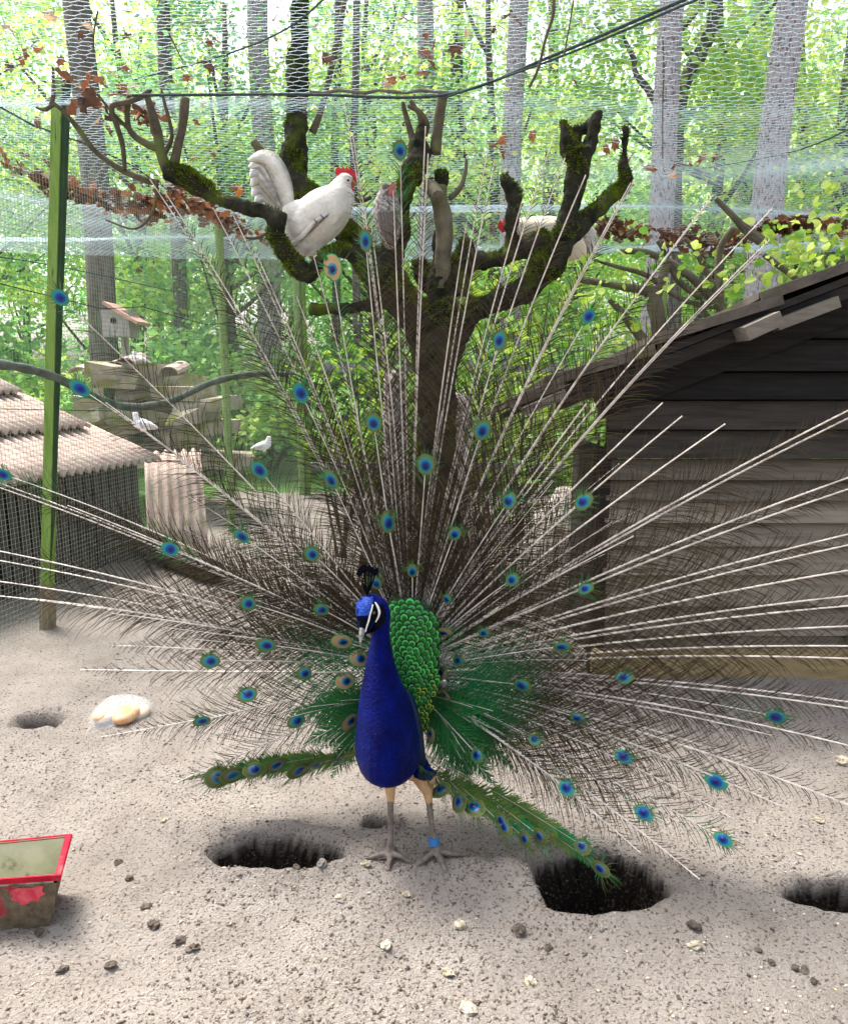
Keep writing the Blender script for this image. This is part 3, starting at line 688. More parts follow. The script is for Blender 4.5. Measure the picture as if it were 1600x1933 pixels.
for i in range(len(zs) - 1):
    z0, z1 = zs[i] + .004, zs[i + 1] - .004
    def xs(z):   # where the roof line lets a board begin
        return max(XL, rl0.x + (z + .10 - rl0.z) / slope)
    x0a, x0b = xs(z0), xs(z1)
    if x0b > XE - .3: break
    mb = MB(); e = rnd.uniform(-.003, .003)
    prof = [(YW - .048 + e, z0), (YW - .006 + e, z1), (YW + .012, z1), (YW + .012, z0)]
    xr = XE
    a = [Vector((x0a, prof[0][0], z0)), Vector((x0b, prof[1][0], z1)), Vector((x0b, prof[2][0], z1)), Vector((x0a, prof[3][0], z0))]
    n = 14; rings = []
    for k in range(n + 1):
        t = k / n; wv = .0022 * nz(t * 9, i * 3.1, 0, 1.0); rings.append([p.lerp(Vector((xr, p.y, p.z)), t) + Vector((0, wv, 1.4 * wv)) for p in a])
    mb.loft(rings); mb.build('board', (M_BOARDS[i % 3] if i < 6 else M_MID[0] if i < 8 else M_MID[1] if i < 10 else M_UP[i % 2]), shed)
mb = MB(); mb.box(((XL + XE) / 2, YW + .06, zs[0] / 2 + .35), (XE - XL - .02, .06, zs[0] + .9)); mb.build('inner_wall', M_DARKW, shed)
mb = MB(); mb.box((XL + .03, (YW + RB) / 2, .50), (.06, RB - YW - .03, 1.0)); mb.build('side_wall', M_DARKW, shed)
mb = MB(); mb.box((XL - .012, YW - .005, .50), (.06, .07, 1.04)); mb.build('corner_post', M_UP[0], shed)
M_SILL = mat('ochre_sill', (.26, .19, .09), .9, (.34, .26, .14), nscale=9, stretch=(1, 6, 6), bump=.4, bscale=20)
pa, pb2 = G(1250, 1385), G(1445, 1378)
mb = MB(); mb.beam((pa.x - .15, YW - .08, .06), (XE, YW - .08, .05), .06, .13); mb.build('ground_sill', M_SILL, shed)
mb = MB(); mb.box(((XL + XE) / 2 + .1, YW + .01, zs[0] * .5 - .02), (XE - XL - .3, .03, zs[0] - .02)); mb.build('plinth_board', M_DARKW, shed)
for px in (1598,):
    p = W(px, 1260, YW - .02); mb = MB(); mb.box((p.x, YW - .03, .10), (.05, .05, .30)); mb.build('plinth_post', M_PALEW, shed)
# closed gable under the sheets and a boarded soffit
def slab(y0, y1, xa, xb, lo, hi, nm, m, fall=0):
    mb = MB(); mb.loft([[(x, y0, lo(x)), (x, y1, lo(x) - fall), (x, y1, hi(x) - fall), (x, y0, hi(x))] for x in (xa, xb)]); return mb.build(nm, m, shed)
slab(YW + .015, YW + .045, XL + .01, XR, lambda x: zs[8], lambda x: roof_z(x) + .004, 'gable_infill', M_DARKW)
slab(RF + .05, RB - .03, rl0.x + .06, XR, lambda x: roof_z(x) - .022, lambda x: roof_z(x) + .008, 'soffit', M_DARKW, .093)
# barge board, rafter ends, roof sheets
def rb(x0, x1, y, dz, wd, th, nm, m):
    mb = MB(); a = Vector((x0, y, roof_z(x0) + dz)); b = Vector((x1, y, roof_z(x1) + dz))
    mb.beam(a, b, wd, th); return mb.build(nm, m, shed)
rb(XL - .06, XR, YW - .05, -.135, .03, .13, 'barge_board', M_UP[0])
rb(XL - .25, XR, RF + .10, -.055, .05, .05, 'verge_batten', M_DARKW)
sheets = [(958, 1066), (1028, 1240), (1226, 1478), (1430, 1760)]
for i, (a_, b_) in enumerate(sheets):
    xa, xb = W(a_, 700, RF).x, W(b_, 600, RF).x
    if i == 3: xb = XR + .02
    up = .012
    mb = MB(); nseg = 10
    for t_, th in ((0, .026),):
        a = [Vector((xa, RF + .015 * i, roof_z(xa) + up)), Vector((xa, RB, roof_z(xa) + up - .095)), Vector((xa, RB, roof_z(xa) + up + th - .095)), Vector((xa, RF + .015 * i, roof_z(xa) + up + th))]
        rings = []
        for k in range(nseg + 1):
            t = k / nseg; x = xa + (xb - xa) * t; dz = roof_z(x) - roof_z(xa) + .004 * nz(x * 5, i * 2.2, 0, 1.0) + (.040 * (1 - t) if i else .010)
            rings.append([p + Vector((x - xa, 0, dz)) for p in a])
        mb.loft(rings)
    lip = MB()
    sh = mb.build('roof_sheet', M_ROOF, shed)
    lip.beam((xa + .004, RF - .004 + .012 * i, roof_z(xa) + up + (.048 if i else .018)), (xb, RF - .004 + .012 * i, roof_z(xb) + up + (.008 if i else .018)), .014, .040); lip.build('sheet_edge', M_ROOF, sh)
mb = MB(); a = [Vector((XR, RF, roof_z(XR) + .05)), Vector((XR, RB, roof_z(XR) + .05)), Vector((XR, RB, roof_z(XR) + .08)), Vector((XR, RF, roof_z(XR) + .08))]
mb.loft([a, [p + Vector((XE + .3 - XR, 0, -slope * (XE + .3 - XR))) for p in a]]); mb.build('roof_sheet', M_ROOF, shed)
mb = MB(); p0, p1 = W(1388, 633, RF + .06), W(1452, 604, RF + .06); mb.beam(p0, p1, .22, .055); mb.build('rafter_end', M_PALEW, shed)
mb = MB(); p0, p1 = W(1462, 614, RF + .05), W(1578, 570, RF + .05); mb.beam(p0, p1, .05, .045); mb.build('strut', M_PALEW, shed)
mb = MB(); p0, p1 = W(985, 775, RF + .06), W(1060, 742, RF + .06); mb.beam(p0, p1, .2, .035); mb.build('rafter_end', M_PALEW, shed)
# a little heap of leaves and a cottage beyond
far = empty('far_cottage', (9.3, 16.5, 0)); tag(far, 'far white cottage with a pinkish tiled roof glimpsed past the shed roof', 'house')
M_LIME = mat('limewash', (.75, .73, .70), .9); M_PAN = mat('pink_tile', (.50, .27, .21), .85, (.62, .38, .31), nscale=6)
mb = MB(); mb.box((9.6, 17.5, 1.2), (4.2, 3, 2.6)); mb.build('wall', M_LIME, far)
mb = MB(); mb.loft([[(7.3, 15.8, 2.4), (7.3, 17.5, 3.6), (7.3, 19.2, 2.4)], [(11.9, 15.8, 2.4), (11.9, 17.5, 3.6), (11.9, 19.2, 2.4)]]); mb.build('roof', M_PAN, far)
mb = MB(); mb.box((9.0, 15.98, 1.3), (.8, .06, .9)); wn = mb.build('window', M_LIME, far)
mb = MB(); mb.box((9.0, 15.94, 1.3), (.68, .03, .78)); mb.build('pane', mat('window_glass', (.03, .04, .05), .1, spec=.6), wn)

# ================================================================== HUTCH BEHIND THE SIDE FENCE
M_TILE = mat('pink_roof_sheet', (.36, .27, .23), .9, (.54, .44, .385), nscale=7, bump=.5, bscale=30, third=(.30, .27, .17), tscale=7, tlo=.57, thi=.72)
M_HUT = mat('dark_hutch_board', (.05, .043, .037), .9, (.11, .095, .08), nscale=7, stretch=(6, 6, .8))
ED, UD, SLP = Vector((.30, .954, 0)), Vector((-.954, .30, 0)), .38
hutch = empty('corrugated_hutch', (-2.5, 4.8, 0)); tag(hutch, 'low hutch with tiers of pink corrugated roof sheets outside the mesh fence', 'hutch')
EA = Vector((-2.60, 3.62, .735))
def corr(origin, L, run, tilt, name, parent, m=M_TILE, wl=.076, amp=.019, th=.012, e=ED, u=UD):
    nL = int(L / wl * 6); V_, F_ = [], []
    for layer in (0, 1):
        for j in range(4):
            for i in range(nL + 1):
                s = L * i / nL; r_ = run * j / 3
                p = origin + e * s + u * r_ + Vector((0, 0, tilt * r_ + amp * math.sin(2 * math.pi * s / wl) - th * layer + .008 * nz(s, r_, 0, 3)))
                V_.append(p)
    n1 = nL + 1
    for layer in (0, 1):
        o_ = layer * 4 * n1
        for j in range(3):
            for i in range(nL):
                q = (o_ + j * n1 + i, o_ + j * n1 + i + 1, o_ + (j + 1) * n1 + i + 1, o_ + (j + 1) * n1 + i)
                F_.append(q if layer == 0 else q[::-1])
    for i in range(nL):
        F_.append((4 * n1 + i, 4 * n1 + i + 1, i + 1, i)); F_.append((3 * n1 + i, 3 * n1 + i + 1, 7 * n1 + i + 1, 7 * n1 + i))
    for i in (0, nL):
        for j in range(3): F_.append((j * n1 + i, (j + 1) * n1 + i, 4 * n1 + (j + 1) * n1 + i, 4 * n1 + j * n1 + i))
    return link(name, np_mesh(name, V_, F_, m, None, False), parent)
for k, (off, lift, L) in enumerate([(0, 0, 2.18), (.50, .055, 2.05), (1.0, .11, 1.95), (1.5, .16, 1.9)]):
    corr(EA + UD * off + Vector((0, 0, SLP * off + lift)), L, .62, SLP, 'roof_sheet', hutch)
    if k:
        mb = MB(); a = EA + UD * (off + .06) + Vector((0, 0, SLP * off + lift - .035)); mb.beam(a, a + ED * (L - .05), .04, .04); mb.build('batten', M_HUT, hutch)
for k in range(26):
    p = EA + UD * .16 + ED * (.04 + k * .081); mb = MB(); mb.box((p.x, p.y, .36), (.012, .055 + rnd.uniform(-.01, .012), .74), 0, Matrix.Rotation(math.atan2(ED.y, ED.x) - R(90), 3, 'Z')); mb.build('slat', M_HUT, hutch)
p = EA + UD * .2; mb = MB(); mb.beam(p + ED * .02 + Vector((0, 0, -.38)), p + ED * 2.12 + Vector((0, 0, -.38)), .02, .72); mb.build('back_board', M_DARKW, hutch)
p = EA + UD * 1.0 + ED * 2.05; mb = MB(); mb.beam(p - UD * .84 + Vector((0, 0, -.37)), p + UD * .9 + Vector((0, 0, -.37)), .02, .72); mb.build('end_wall', M_DARKW, hutch)
# a loose sheet leaning by the hutch corner
lean_o = W(268, 925, 5.75); lean_o.z = .30
lo = corr(Vector((-2.02, 5.50, .02)), .46, .62, 1.15, 'leaning_roof_sheet', None, e=Vector((.8, .6, 0)).normalized(), u=Vector((-.25, .75, 0)).normalized())
tag(lo, 'loose pale corrugated sheet with yellow moss leaning by the hutch corner', 'roof sheet')

# ================================================================== PILE OF MOSSY SLABS
M_SLAB = mat('mossy_slab', (.26, .23, .17), .9, (.44, .39, .30), nscale=6, bump=.7, bscale=20, third=(.20, .22, .05), tscale=5, tlo=.5, thi=.64)
pile = empty('slab_pile', (W(265, 750, 7.6).x, 7.6, 0)); tag(pile, 'pile of stacked mossy slabs and broken tiles outside the mesh fence', 'pile')
r = random.Random(12)
for row in range(9):
    y0 = 868 - row * 21; half = 128 - row * 8 + r.uniform(-14, 14)
    x = 262 - half
    while x < 262 + half:
        wdt = r.uniform(45, 85); c = W(x + wdt / 2, y0, 7.6 + r.uniform(-.2, .2)); s = S(y0, 7.6)
        mb = MB(); mb.box((0, 0, 0), (wdt * s * 1.06, .45 + r.uniform(-.1, .2), 25 * s), 0)
        for i in range(8): mb.v[i] = tuple(q * (1 + r.uniform(-.28, .22)) for q in mb.v[i])
        rot = Matrix.Rotation(r.uniform(-.4, .4), 3, 'Z') @ Matrix.Rotation(r.uniform(-.16, .16), 3, 'Y')
        mb.v = [tuple(rot @ Vector(v) + c) for v in mb.v]; mb.build('slab', M_SLAB, pile); x += wdt * .97
for k, (px, py) in enumerate([(165, 700), (190, 702), (232, 690), (250, 684), (330, 700)]):
    mb = MB(); c = W(px, py, 7.55); n = 7
    a = [c + Vector((.10 * math.cos(math.pi * i / n), 0, .07 * math.sin(math.pi * i / n))) for i in range(n + 1)]
    b = [c + Vector((.09 * math.cos(math.pi * i / n), 0, .06 * math.sin(math.pi * i / n))) for i in range(n, -1, -1)]
    ring = a + b; mb.loft([[p + Vector((0, -.2, -.03)) for p in ring], [p + Vector((0, .2, .03)) for p in ring]]); mb.build('ridge_tile', M_TILE, pile)
# nest box
nb = empty('nest_box', (W(232, 600, 9.0).x, 9.0, 0)); tag(nb, 'grey wooden nest box with a pinkish pitched lid on a post', 'nest box')
M_GREYW = mat('silver_grey_wood', (.30, .29, .28), .9, (.44, .42, .41), nscale=8, stretch=(5, 5, 1))
c = W(228, 612, 9.0); s = S(612, 9.0)
mb = MB(); mb.box((c.x, 9.0, c.z), (50 * s, .3, 48 * s)); bxo = mb.build('box', M_GREYW, nb)
mb = MB(); mb.tube([(c.x - .02, 8.86, c.z + .03), (c.x - .02, 8.84, c.z + .03)], .035, 12); mb.build('entrance', M_DARKW, bxo)
mb = MB(); mb.beam(W(208, 574, 8.98), W(272, 612, 8.98), .42, .035); mb.build('lid', M_PAN, nb)
mb = MB(); mb.tube([(c.x, 9.1, -.1), (c.x, 9.1, c.z - .1)], .045, 8); mb.build('post', M_GREYW, nb)
# perch branch running along the inside of the fence
mb = MB(); q = spline([W(-60, 682, 3.35), W(30, 692, 3.6), W(105, 712, 3.85), W(170, 745, 4.1), W(240, 768, 4.4), W(320, 758, 4.75), W(400, 722, 5.1), W(480, 706, 5.5), W(560, 708, 6.0)], 6)
mb.tube([Vector(p) for p in q], [.022 * (1 + .12 * math.sin(k * 1.9)) for k in range(len(q))], 8, wob=.12); mb.smooth = True
tag(mb.build('perch_branch', mat('grey_green_branch', (.06, .075, .06), .85, (.14, .16, .13), nscale=12, bump=.4, bscale=40)), 'long grey-green perch branch bending along the side fence', 'perch')
# pale weathered stumps and boulders behind the fan
def boulder(name, c, r, m, label, cat, seed, grp=None, n=14):
    mb = MB(); rings = []
    for i in range(1, 10):
        th = math.pi * i / 10; ring = []
        for j in range(n):
            ph = 2 * math.pi * j / n; k = 1 + .22 * nz(math.cos(ph) * 1.6 * math.sin(th), math.sin(ph) * 1.6 * math.sin(th), seed + math.cos(th) * 1.6, 1.0)
            ring.append(Vector(c) + Vector((r[0] * k * math.sin(th) * math.cos(ph), r[1] * k * math.sin(th) * math.sin(ph), -r[2] * k * math.cos(th))))
        rings.append(ring)
    mb.loft(rings); mb.smooth = True; return tag(mb.build(name, m), label, cat, grp)
M_BOULD = mat('pale_boulder', (.40, .36, .31), .9, (.58, .53, .47), nscale=4, bump=.8, bscale=14, bdist=.03, third=(.24, .21, .17), tscale=6, tlo=.58, thi=.72)
c = W(1075, 960, 4.3); boulder('boulder', (c.x, 4.3, .30), (.24, .22, .42), M_BOULD, 'pale weathered boulder between the mossy tree and the shed', 'boulder', 3)
c = W(1010, 1000, 4.5); boulder('low_boulder', (c.x, 4.5, .12), (.30, .22, .25), M_BOULD, 'low pale boulder lying beside the taller boulder', 'boulder', 8)
M_STUMP = mat('pale_stump_wood', (.32, .29, .25), .9, (.50, .46, .41), nscale=6, stretch=(5, 5, 1), bump=.7, bscale=15)
for px, py, rr_, lab in ((862, 742, 26, 'pale barkless stump standing right of the mossy trunk'), (745, 700, 22, 'pale barkless stump standing left of the mossy trunk')):
    mb = MB(); a = W(px, py, 4.35); mb.tube([(a.x, 4.35, -.05), (a.x - .01, 4.35, a.z * .5), (a.x, 4.36, a.z - .05), (a.x + .01, 4.36, a.z)], [rr_ * 1.2 * S(py, 4.35), rr_ * 1.05 * S(py, 4.35), rr_ * S(py, 4.35), rr_ * .75 * S(py, 4.35)], 12, wob=.15)
    mb.smooth = True; tag(mb.build('stump', M_STUMP), lab, 'stump')
la, lb = G(240, 1035), G(405, 1100); mb = MB()
mb.tube([la + Vector((0, 0, .10)), la.lerp(lb, .35) + Vector((.02, 0, .09)), la.lerp(lb, .7) + Vector((0, .02, .085)), lb + Vector((0, 0, .07))], [.10, .12, .11, .08], 12, wob=.2); mb.smooth = True
tag(mb.build('fallen_log', M_BARK2), 'short mossy brown log lying at the foot of the mesh fence', 'log')

# ================================================================== RED TRAY, EGG TRAY, TWIGS
M_RED = mat('red_plastic', (.33, .008, .022), .75, spec=.08, third=(.45, .10, .10), col2=(.44, .018, .04), nscale=20, tscale=12, tlo=.6, thi=.75)
M_MUD = mat('mud_crusted_red', (.10, .075, .045), .95, (.20, .155, .10), nscale=40, bump=1.0, bscale=90, bdist=.01, third=(.48, .012, .045), tscale=8, tlo=.545, thi=.60)
M_CREAM = mat('cream_plastic', (.50, .50, .38), .5, (.36, .37, .25), nscale=14, spec=.4, third=(.14, .12, .07), tscale=16, tlo=.6, thi=.7)
M_SILT = mat('silt', (.13, .11, .07), .9, (.24, .21, .14), nscale=20, bump=.6, bscale=60)
tray = empty('feeding_tray', G(0, 1745)); tag(tray, 'mud-crusted red plastic tray with a cream inside standing on the sand', 'tray')
zt = .155
f0, f1 = G(-330, 1752), G(112, 1738)
ux = (f1 - f0).normalized(); f0 = f1 - ux * .50
# rim corners measured in the photograph, on the rim plane
def Z(px, py, z):
    v = (966.5 - py) / FPX; t = (CAM_H - z) / (SP - v * CP); return Vector(((px - 800) / FPX * t, t * (CP + v * SP), z))
fr, br = Z(112, 1652, zt), Z(133, 1575, zt)
bl = br + (Z(0, 1588, zt) - br).normalized() * .46; fl = fr + (Z(0, 1660, zt) - fr).normalized() * .46
rim = [fr, br, bl, fl]; ctr = sum(rim, Vector()) / 4
def inset(p, d, z): q = p + (ctr - p).normalized() * d; return Vector((q.x, q.y, z))
def outset(p, d, z): q = p - (ctr - p).normalized() * d; return Vector((q.x, q.y, z))
mb = MB()
mb.loft([[inset(p, .045, .004) for p in rim], [inset(p, .02, .07) for p in rim], [inset(p, .008, zt - .022) for p in rim]], 0, False)
mb.face([3, 2, 1, 0]); mb.build('outer_wall', M_MUD, tray)
mb = MB(); mb.loft([[inset(p, .012, zt - .001) for p in rim], [inset(p, .03, .07) for p in rim], [inset(p, .055, .014) for p in rim]], 0, False)
mb.build('inner_wall', M_CREAM, tray)
mb = MB(); mb.poly([inset(p, .048, .028) for p in rim]); mb.build('silt', M_SILT, tray)
mb = MB(); mb.loft([[outset(p, .003, zt - .014) for p in rim], [outset(p, .006, zt - .004) for p in rim], [outset(p, .003, zt + .001) for p in rim], [inset(p, .010, zt + .001) for p in rim], [inset(p, .014, zt - .006) for p in rim]], 0, False)
mb.build('rim', M_RED, tray)
for z_, d_ in ((.05, .0395), (.03, .047)):
    a, b = inset(bl, d_ - .002, z_), inset(br, d_ - .002, z_); mb = MB(); mb.tube([a, b], .0035, 5); mb.build('ridge', M_CREAM, tray)
TR, TL, MR_, ML_ = inset(fr, .008, zt - .022), inset(fl, .008, zt - .022), inset(fr, .02, .07), inset(fl, .02, .07)
wn_ = ((TL - TR).cross(MR_ - TR)).normalized(); wn_ = wn_ if wn_.y < 0 else -wn_
pts = []
for k in range(26):
    t = 2 * math.pi * k / 26; rr_ = 1 + .55 * nz(math.cos(t) * 2.4, math.sin(t) * 2.4, 5.0, 1.0); u_, v_ = .155 + .085 * rr_ * math.cos(t), .42 + .36 * rr_ * math.sin(t)
    pts.append(TR.lerp(TL, u_).lerp(MR_.lerp(ML_, u_), v_) + wn_ * .0016)
mb = MB(); mb.poly(pts); mb.build('bare_red_patch', mat('bare_red_plastic', (.50, .012, .05), .6, (.62, .10, .12), nscale=45, spec=.2), tray)
# clear plastic cover over orange rusks
pk = G(228, 1366); pack = empty('plastic_pack', pk); tag(pack, 'crumpled clear plastic pack over three orange-brown rolls on the sand', 'pack')
M_ROLL = mat('orange_roll', (.66, .30, .09), .7, (.82, .60, .42), nscale=12, bump=.3, bscale=50)
M_FILM = mat('clear_film', (.86, .90, .92), .15, spec=.6)
nt = M_FILM.node_tree; tb = nt.nodes.new('ShaderNodeBsdfTransparent'); msh = nt.nodes.new('ShaderNodeMixShader'); msh.inputs[0].default_value = .24
nt.links.new(tb.outputs[0], msh.inputs[1]); nt.links.new(nt.nodes['Principled BSDF'].outputs[0], msh.inputs[2]); nt.links.new(msh.outputs[0], nt.nodes['Material Output'].inputs['Surface'])
for px, py, rr_ in ((200, 1352, 21), (240, 1354, 23), (268, 1342, 15)):
    p = G(px, py + 8); s = S(py, p.y); zz = ground_h(p.x, p.y); mb = MB(); mb.ell((p.x, p.y, zz + rr_ * s * .5), (rr_ * s, rr_ * s * 1.6, rr_ * s * .66), None, 16, 10); mb.smooth = True; mb.build('roll', M_ROLL, pack)
mb = MB(); rings = []
pa = G(229, 1349); s = S(1350, pa.y)
for i in range(7):
    t = i / 6; ring = []
    for j in range(22):
        a = 2 * math.pi * j / 22; k = (1 - t ** 2 * .95) * (1 + .08 * math.sin(a * 3 + 1) + .06 * nz(math.cos(a) * 3, math.sin(a) * 3, t * 3, 1.0))
        ring.append((pa.x + 56 * s * k * math.cos(a), pa.y + .0 + .135 * k * math.sin(a), ground_h(pa.x, pa.y) + .004 + .055 * math.sin(t * 1.57) + .008 * nz(a * 2, t * 5, 0, 1.0)))
    rings.append(ring)
mb.loft(rings, 0, False); mb.face([6 * 22 + j for j in range(22)]); mb.smooth = True; mb.build('film', M_FILM, pack)

# ================================================================== DEAD LEAVES ON THE NET
M_DEAD = [mat('dead_leaf_%d' % i, c, .7, c2, nscale=12, transl=.35) for i, (c, c2) in enumerate([((.10, .04, .022), (.17, .075, .04)), ((.15, .058, .024), (.24, .10, .045)), ((.055, .03, .022), (.10, .055, .04)), ((.36, .22, .12), (.45, .32, .22)), ((.42, .12, .02), (.5, .2, .05))])]
def leaf_shape(seed):
    r = random.Random(seed); n = 14; mb = MB()
    out = []
    for i in range(n):
        a = 2 * math.pi * i / n; k = .5 * (1 if i % 2 == 0 else .62) * (.85 + .3 * r.random())
        out.append(Vector((k * 1.25 * math.cos(a), k * .8 * math.sin(a), .34 * (k * math.sin(a)) ** 2 * 3 + .15 * math.cos(a * 1.0 + seed) * k + r.uniform(-.05, .05))))
    c = mb.vert((0, 0, 0)); ids = [mb.vert(p) for p in out]
    for i in range(n): mb.face((c, ids[i], ids[(i + 1) % n]))
    s0 = mb.vert((.6, .012, .02)); s1 = mb.vert((.6, -.012, .02)); s2 = mb.vert((1.05, 0, .12)); mb.face((s0, s1, s2))
    return mb
LSH = [[leaf_shape(s).mesh('dead_leaf', M_DEAD[k]) for s in range(5)] for k in range(5)]
def dead_leaf(p, size, k):
    o = bpy.data.objects.new('dead_leaf', LSH[k][rnd.randrange(5)]); COL.objects.link(o)
    o.location = p; o.scale = (size,) * 3; o.rotation_euler = (rnd.uniform(-1.3, 1.3), rnd.uniform(-1.3, 1.3), rnd.uniform(0, 6.28))
    tag(o, 'curled brown dead leaf caught in the overhead net', 'dead leaf', 'dead leaves on the net'); return o
def first_net(px, py):
    prev = None
    for k in range(420):
        Y = 2.2 + k * .016; p = W(px, py, Y)
        if p.z > net_z(p.x, Y): return p
    return None
for px, py, sz, k in [(45, 100, 40, 0), (75, 95, 45, 1), (40, 115, 30, 1), (115, 115, 34, 0), (160, 110, 34, 2), (150, 60, 40, 2), (240, 70, 36, 2), (95, 30, 40, 3), (165, 50, 30, 3), (400, 70, 34, 1), (395, 80, 26, 0),
                      (395, 125, 40, 2), (430, 155, 36, 2), (360, 148, 30, 3), (235, 130, 36, 1), (215, 140, 44, 3), (600, 45, 32, 2), (690, 128, 36, 2), (765, 105, 26, 1), (800, 100, 44, 0), (812, 120, 50, 0), (795, 140, 40, 0), (820, 85, 36, 0),
                      (740, 150, 36, 1), (760, 145, 30, 1), (730, 160, 30, 3), (860, 90, 48, 2), (805, 62, 30, 0), (880, 60, 26, 3), (960, 30, 48, 2), (975, 40, 38, 0), (930, 55, 26, 2), (860, 5, 40, 0), (1083, 155, 34, 0),
                      (615, 110, 40, 2), (520, 35, 34, 2), (1040, 10, 30, 2), (15, 55, 40, 3), (20, 130, 40, 2), (520, 75, 28, 0)]:
    p = first_net(px, py)
    if p is None: continue
    dead_leaf(p, sz * S(py, p.y) * .68, k)
for px, py, sz, k in [(930, 275, 46, 1), (950, 262, 50, 1), (945, 290, 46, 0), (1005, 255, 34, 1), (875, 290, 30, 2), (1160, 272, 40, 1), (1145, 280, 30, 1), (1190, 298, 32, 1), (1225, 318, 40, 1), (1250, 315, 34, 1), (1275, 312, 36, 0), (1300, 308, 30, 1), (1325, 300, 36, 1), (1350, 298, 30, 0), (1270, 330, 30, 4),
                      (385, 195, 28, 3), (370, 230, 34, 0), (400, 290, 30, 0), (365, 300, 26, 1), (410, 390, 26, 0), (450, 360, 34, 4), (440, 355, 30, 0), (215, 180, 36, 0), (230, 165, 44, 1), (190, 155, 40, 0), (170, 165, 40, 2), (200, 200, 36, 0), (255, 215, 38, 0), (275, 230, 34, 0), (205, 245, 34, 0), (75, 230, 40, 0), (90, 310, 40, 0), (350, 145, 30, 1),
                      (690, 430, 26, 1), (1120, 410, 26, 0), (935, 400, 30, 0), (960, 395, 26, 0), (930, 430, 26, 0)]:
    p = first_net(px, py) or W(px, py, 5.0)
    p.z = min(p.z, net_z(p.x, p.y)); dead_leaf(p, sz * S(py, p.y) * .68, k)
# drifts of leaves that read as one mass
def drift(rows, n, label, size, seed):
    r = random.Random(seed); q = spline(rows, 6); Vs, Fs, mi = [], [], []
    for _ in range(n):
        a = r.random() * (len(q) - 1); i = int(a); t = a - i; px, py, th = [q[i][c] * (1 - t) + q[i + 1][c] * t for c in range(3)]
        if nz(px * .02, seed, 0, 1.0) < -.18 and r.random() < .8: continue
        p = first_net(px, py + r.gauss(0, th * .35))
        if p is None: continue
        p = p + Vector((r.gauss(0, .03), r.gauss(0, .09), -abs(r.gauss(0, .02)) + th * .0012 * r.uniform(-1, 1)))
        b = len(Vs); rot = Matrix.Rotation(r.uniform(0, 6.3), 3, 'Z') @ Matrix.Rotation(r.uniform(-1.2, 1.2), 3, 'X') @ Matrix.Rotation(r.uniform(-1, 1), 3, 'Y'); s = size * r.uniform(.6, 1.2)
        for v in ((-.55, 0, 0), (-.2, -.33, .1), (.1, -.2, 0), (.35, -.28, .12), (.6, 0, .1), (.3, .3, .12), (.1, .18, 0), (-.25, .34, .12)): Vs.append(p + rot @ (Vector(v) * s))
        Fs += [(b, b + 1, b + 2, b + 7), (b + 7, b + 2, b + 3, b + 6), (b + 6, b + 3, b + 4, b + 5)]
        mi += [r.choice([0, 0, 1, 2, 2, 1])] * 3
    o = link('leaf_drift', np_mesh('leaf_drift', Vs, Fs, M_DEAD, mi)); tag(o, label, 'dead leaves', kind='stuff')
drift([(100, 345, 14), (200, 375, 26), (280, 385, 30), (360, 380, 26), (430, 420, 34), (500, 440, 20)], 420, 'drift of brown dead leaves lying in the net behind the green post', .085, 1)
drift([(20, 300, 26), (70, 330, 22), (110, 355, 16)], 60, 'sparse brown leaves lying in the net left of the green post', .08, 4)
drift([(150, 170, 30), (200, 190, 46), (250, 205, 40), (280, 220, 30)], 90, 'clump of brown leaves caught in the net above the burl', .08, 9)
drift([(1130, 425, 14), (1200, 438, 20), (1290, 448, 26), (1350, 460, 36), (1420, 438, 18), (1460, 425, 14)], 420, 'dark drift of dead leaves sagging in the net over the pollard', .085, 2)
drift([(1460, 428, 12), (1500, 418, 16), (1560, 415, 26), (1640, 410, 40)], 260, 'dark drift of dead leaves in the net above the shed roof', .085, 3)
# bits of twig and leaf too small to tell apart, strewn over the net
r = random.Random(55); Vs, Fs = [], []
for _ in range(420):
    p = first_net(r.uniform(-20, 1300), 200 * r.random() ** 1.0 + r.uniform(-10, 10)) if r.random() < .6 else first_net(r.uniform(0, 1600), r.uniform(200, 460))
    if p is None: continue
    a = r.uniform(0, 6.3); L_ = r.uniform(.01, .07); d = Vector((math.cos(a), math.sin(a), r.uniform(-.4, .4))) * L_; n_ = Vector((-d.y, d.x, 0)).normalized() * r.uniform(.0012, .006 if L_ < .03 else .002); b = len(Vs)
    up = Vector((0, 0, .003)); Vs += [p - d, p + n_, p + d, p - n_, p + up]; Fs += [(b, b + 1, b + 4, b), (b + 1, b + 2, b + 4, b + 1), (b + 2, b + 3, b + 4, b + 2), (b + 3, b, b + 4, b + 3)]
Fs = [f[:3] for f in Fs]
o = link('net_litter', np_mesh('net_litter', Vs, Fs, M_DEAD[2])); tag(o, 'small dark bits of twig and leaf strewn over the net', 'litter', kind='stuff')
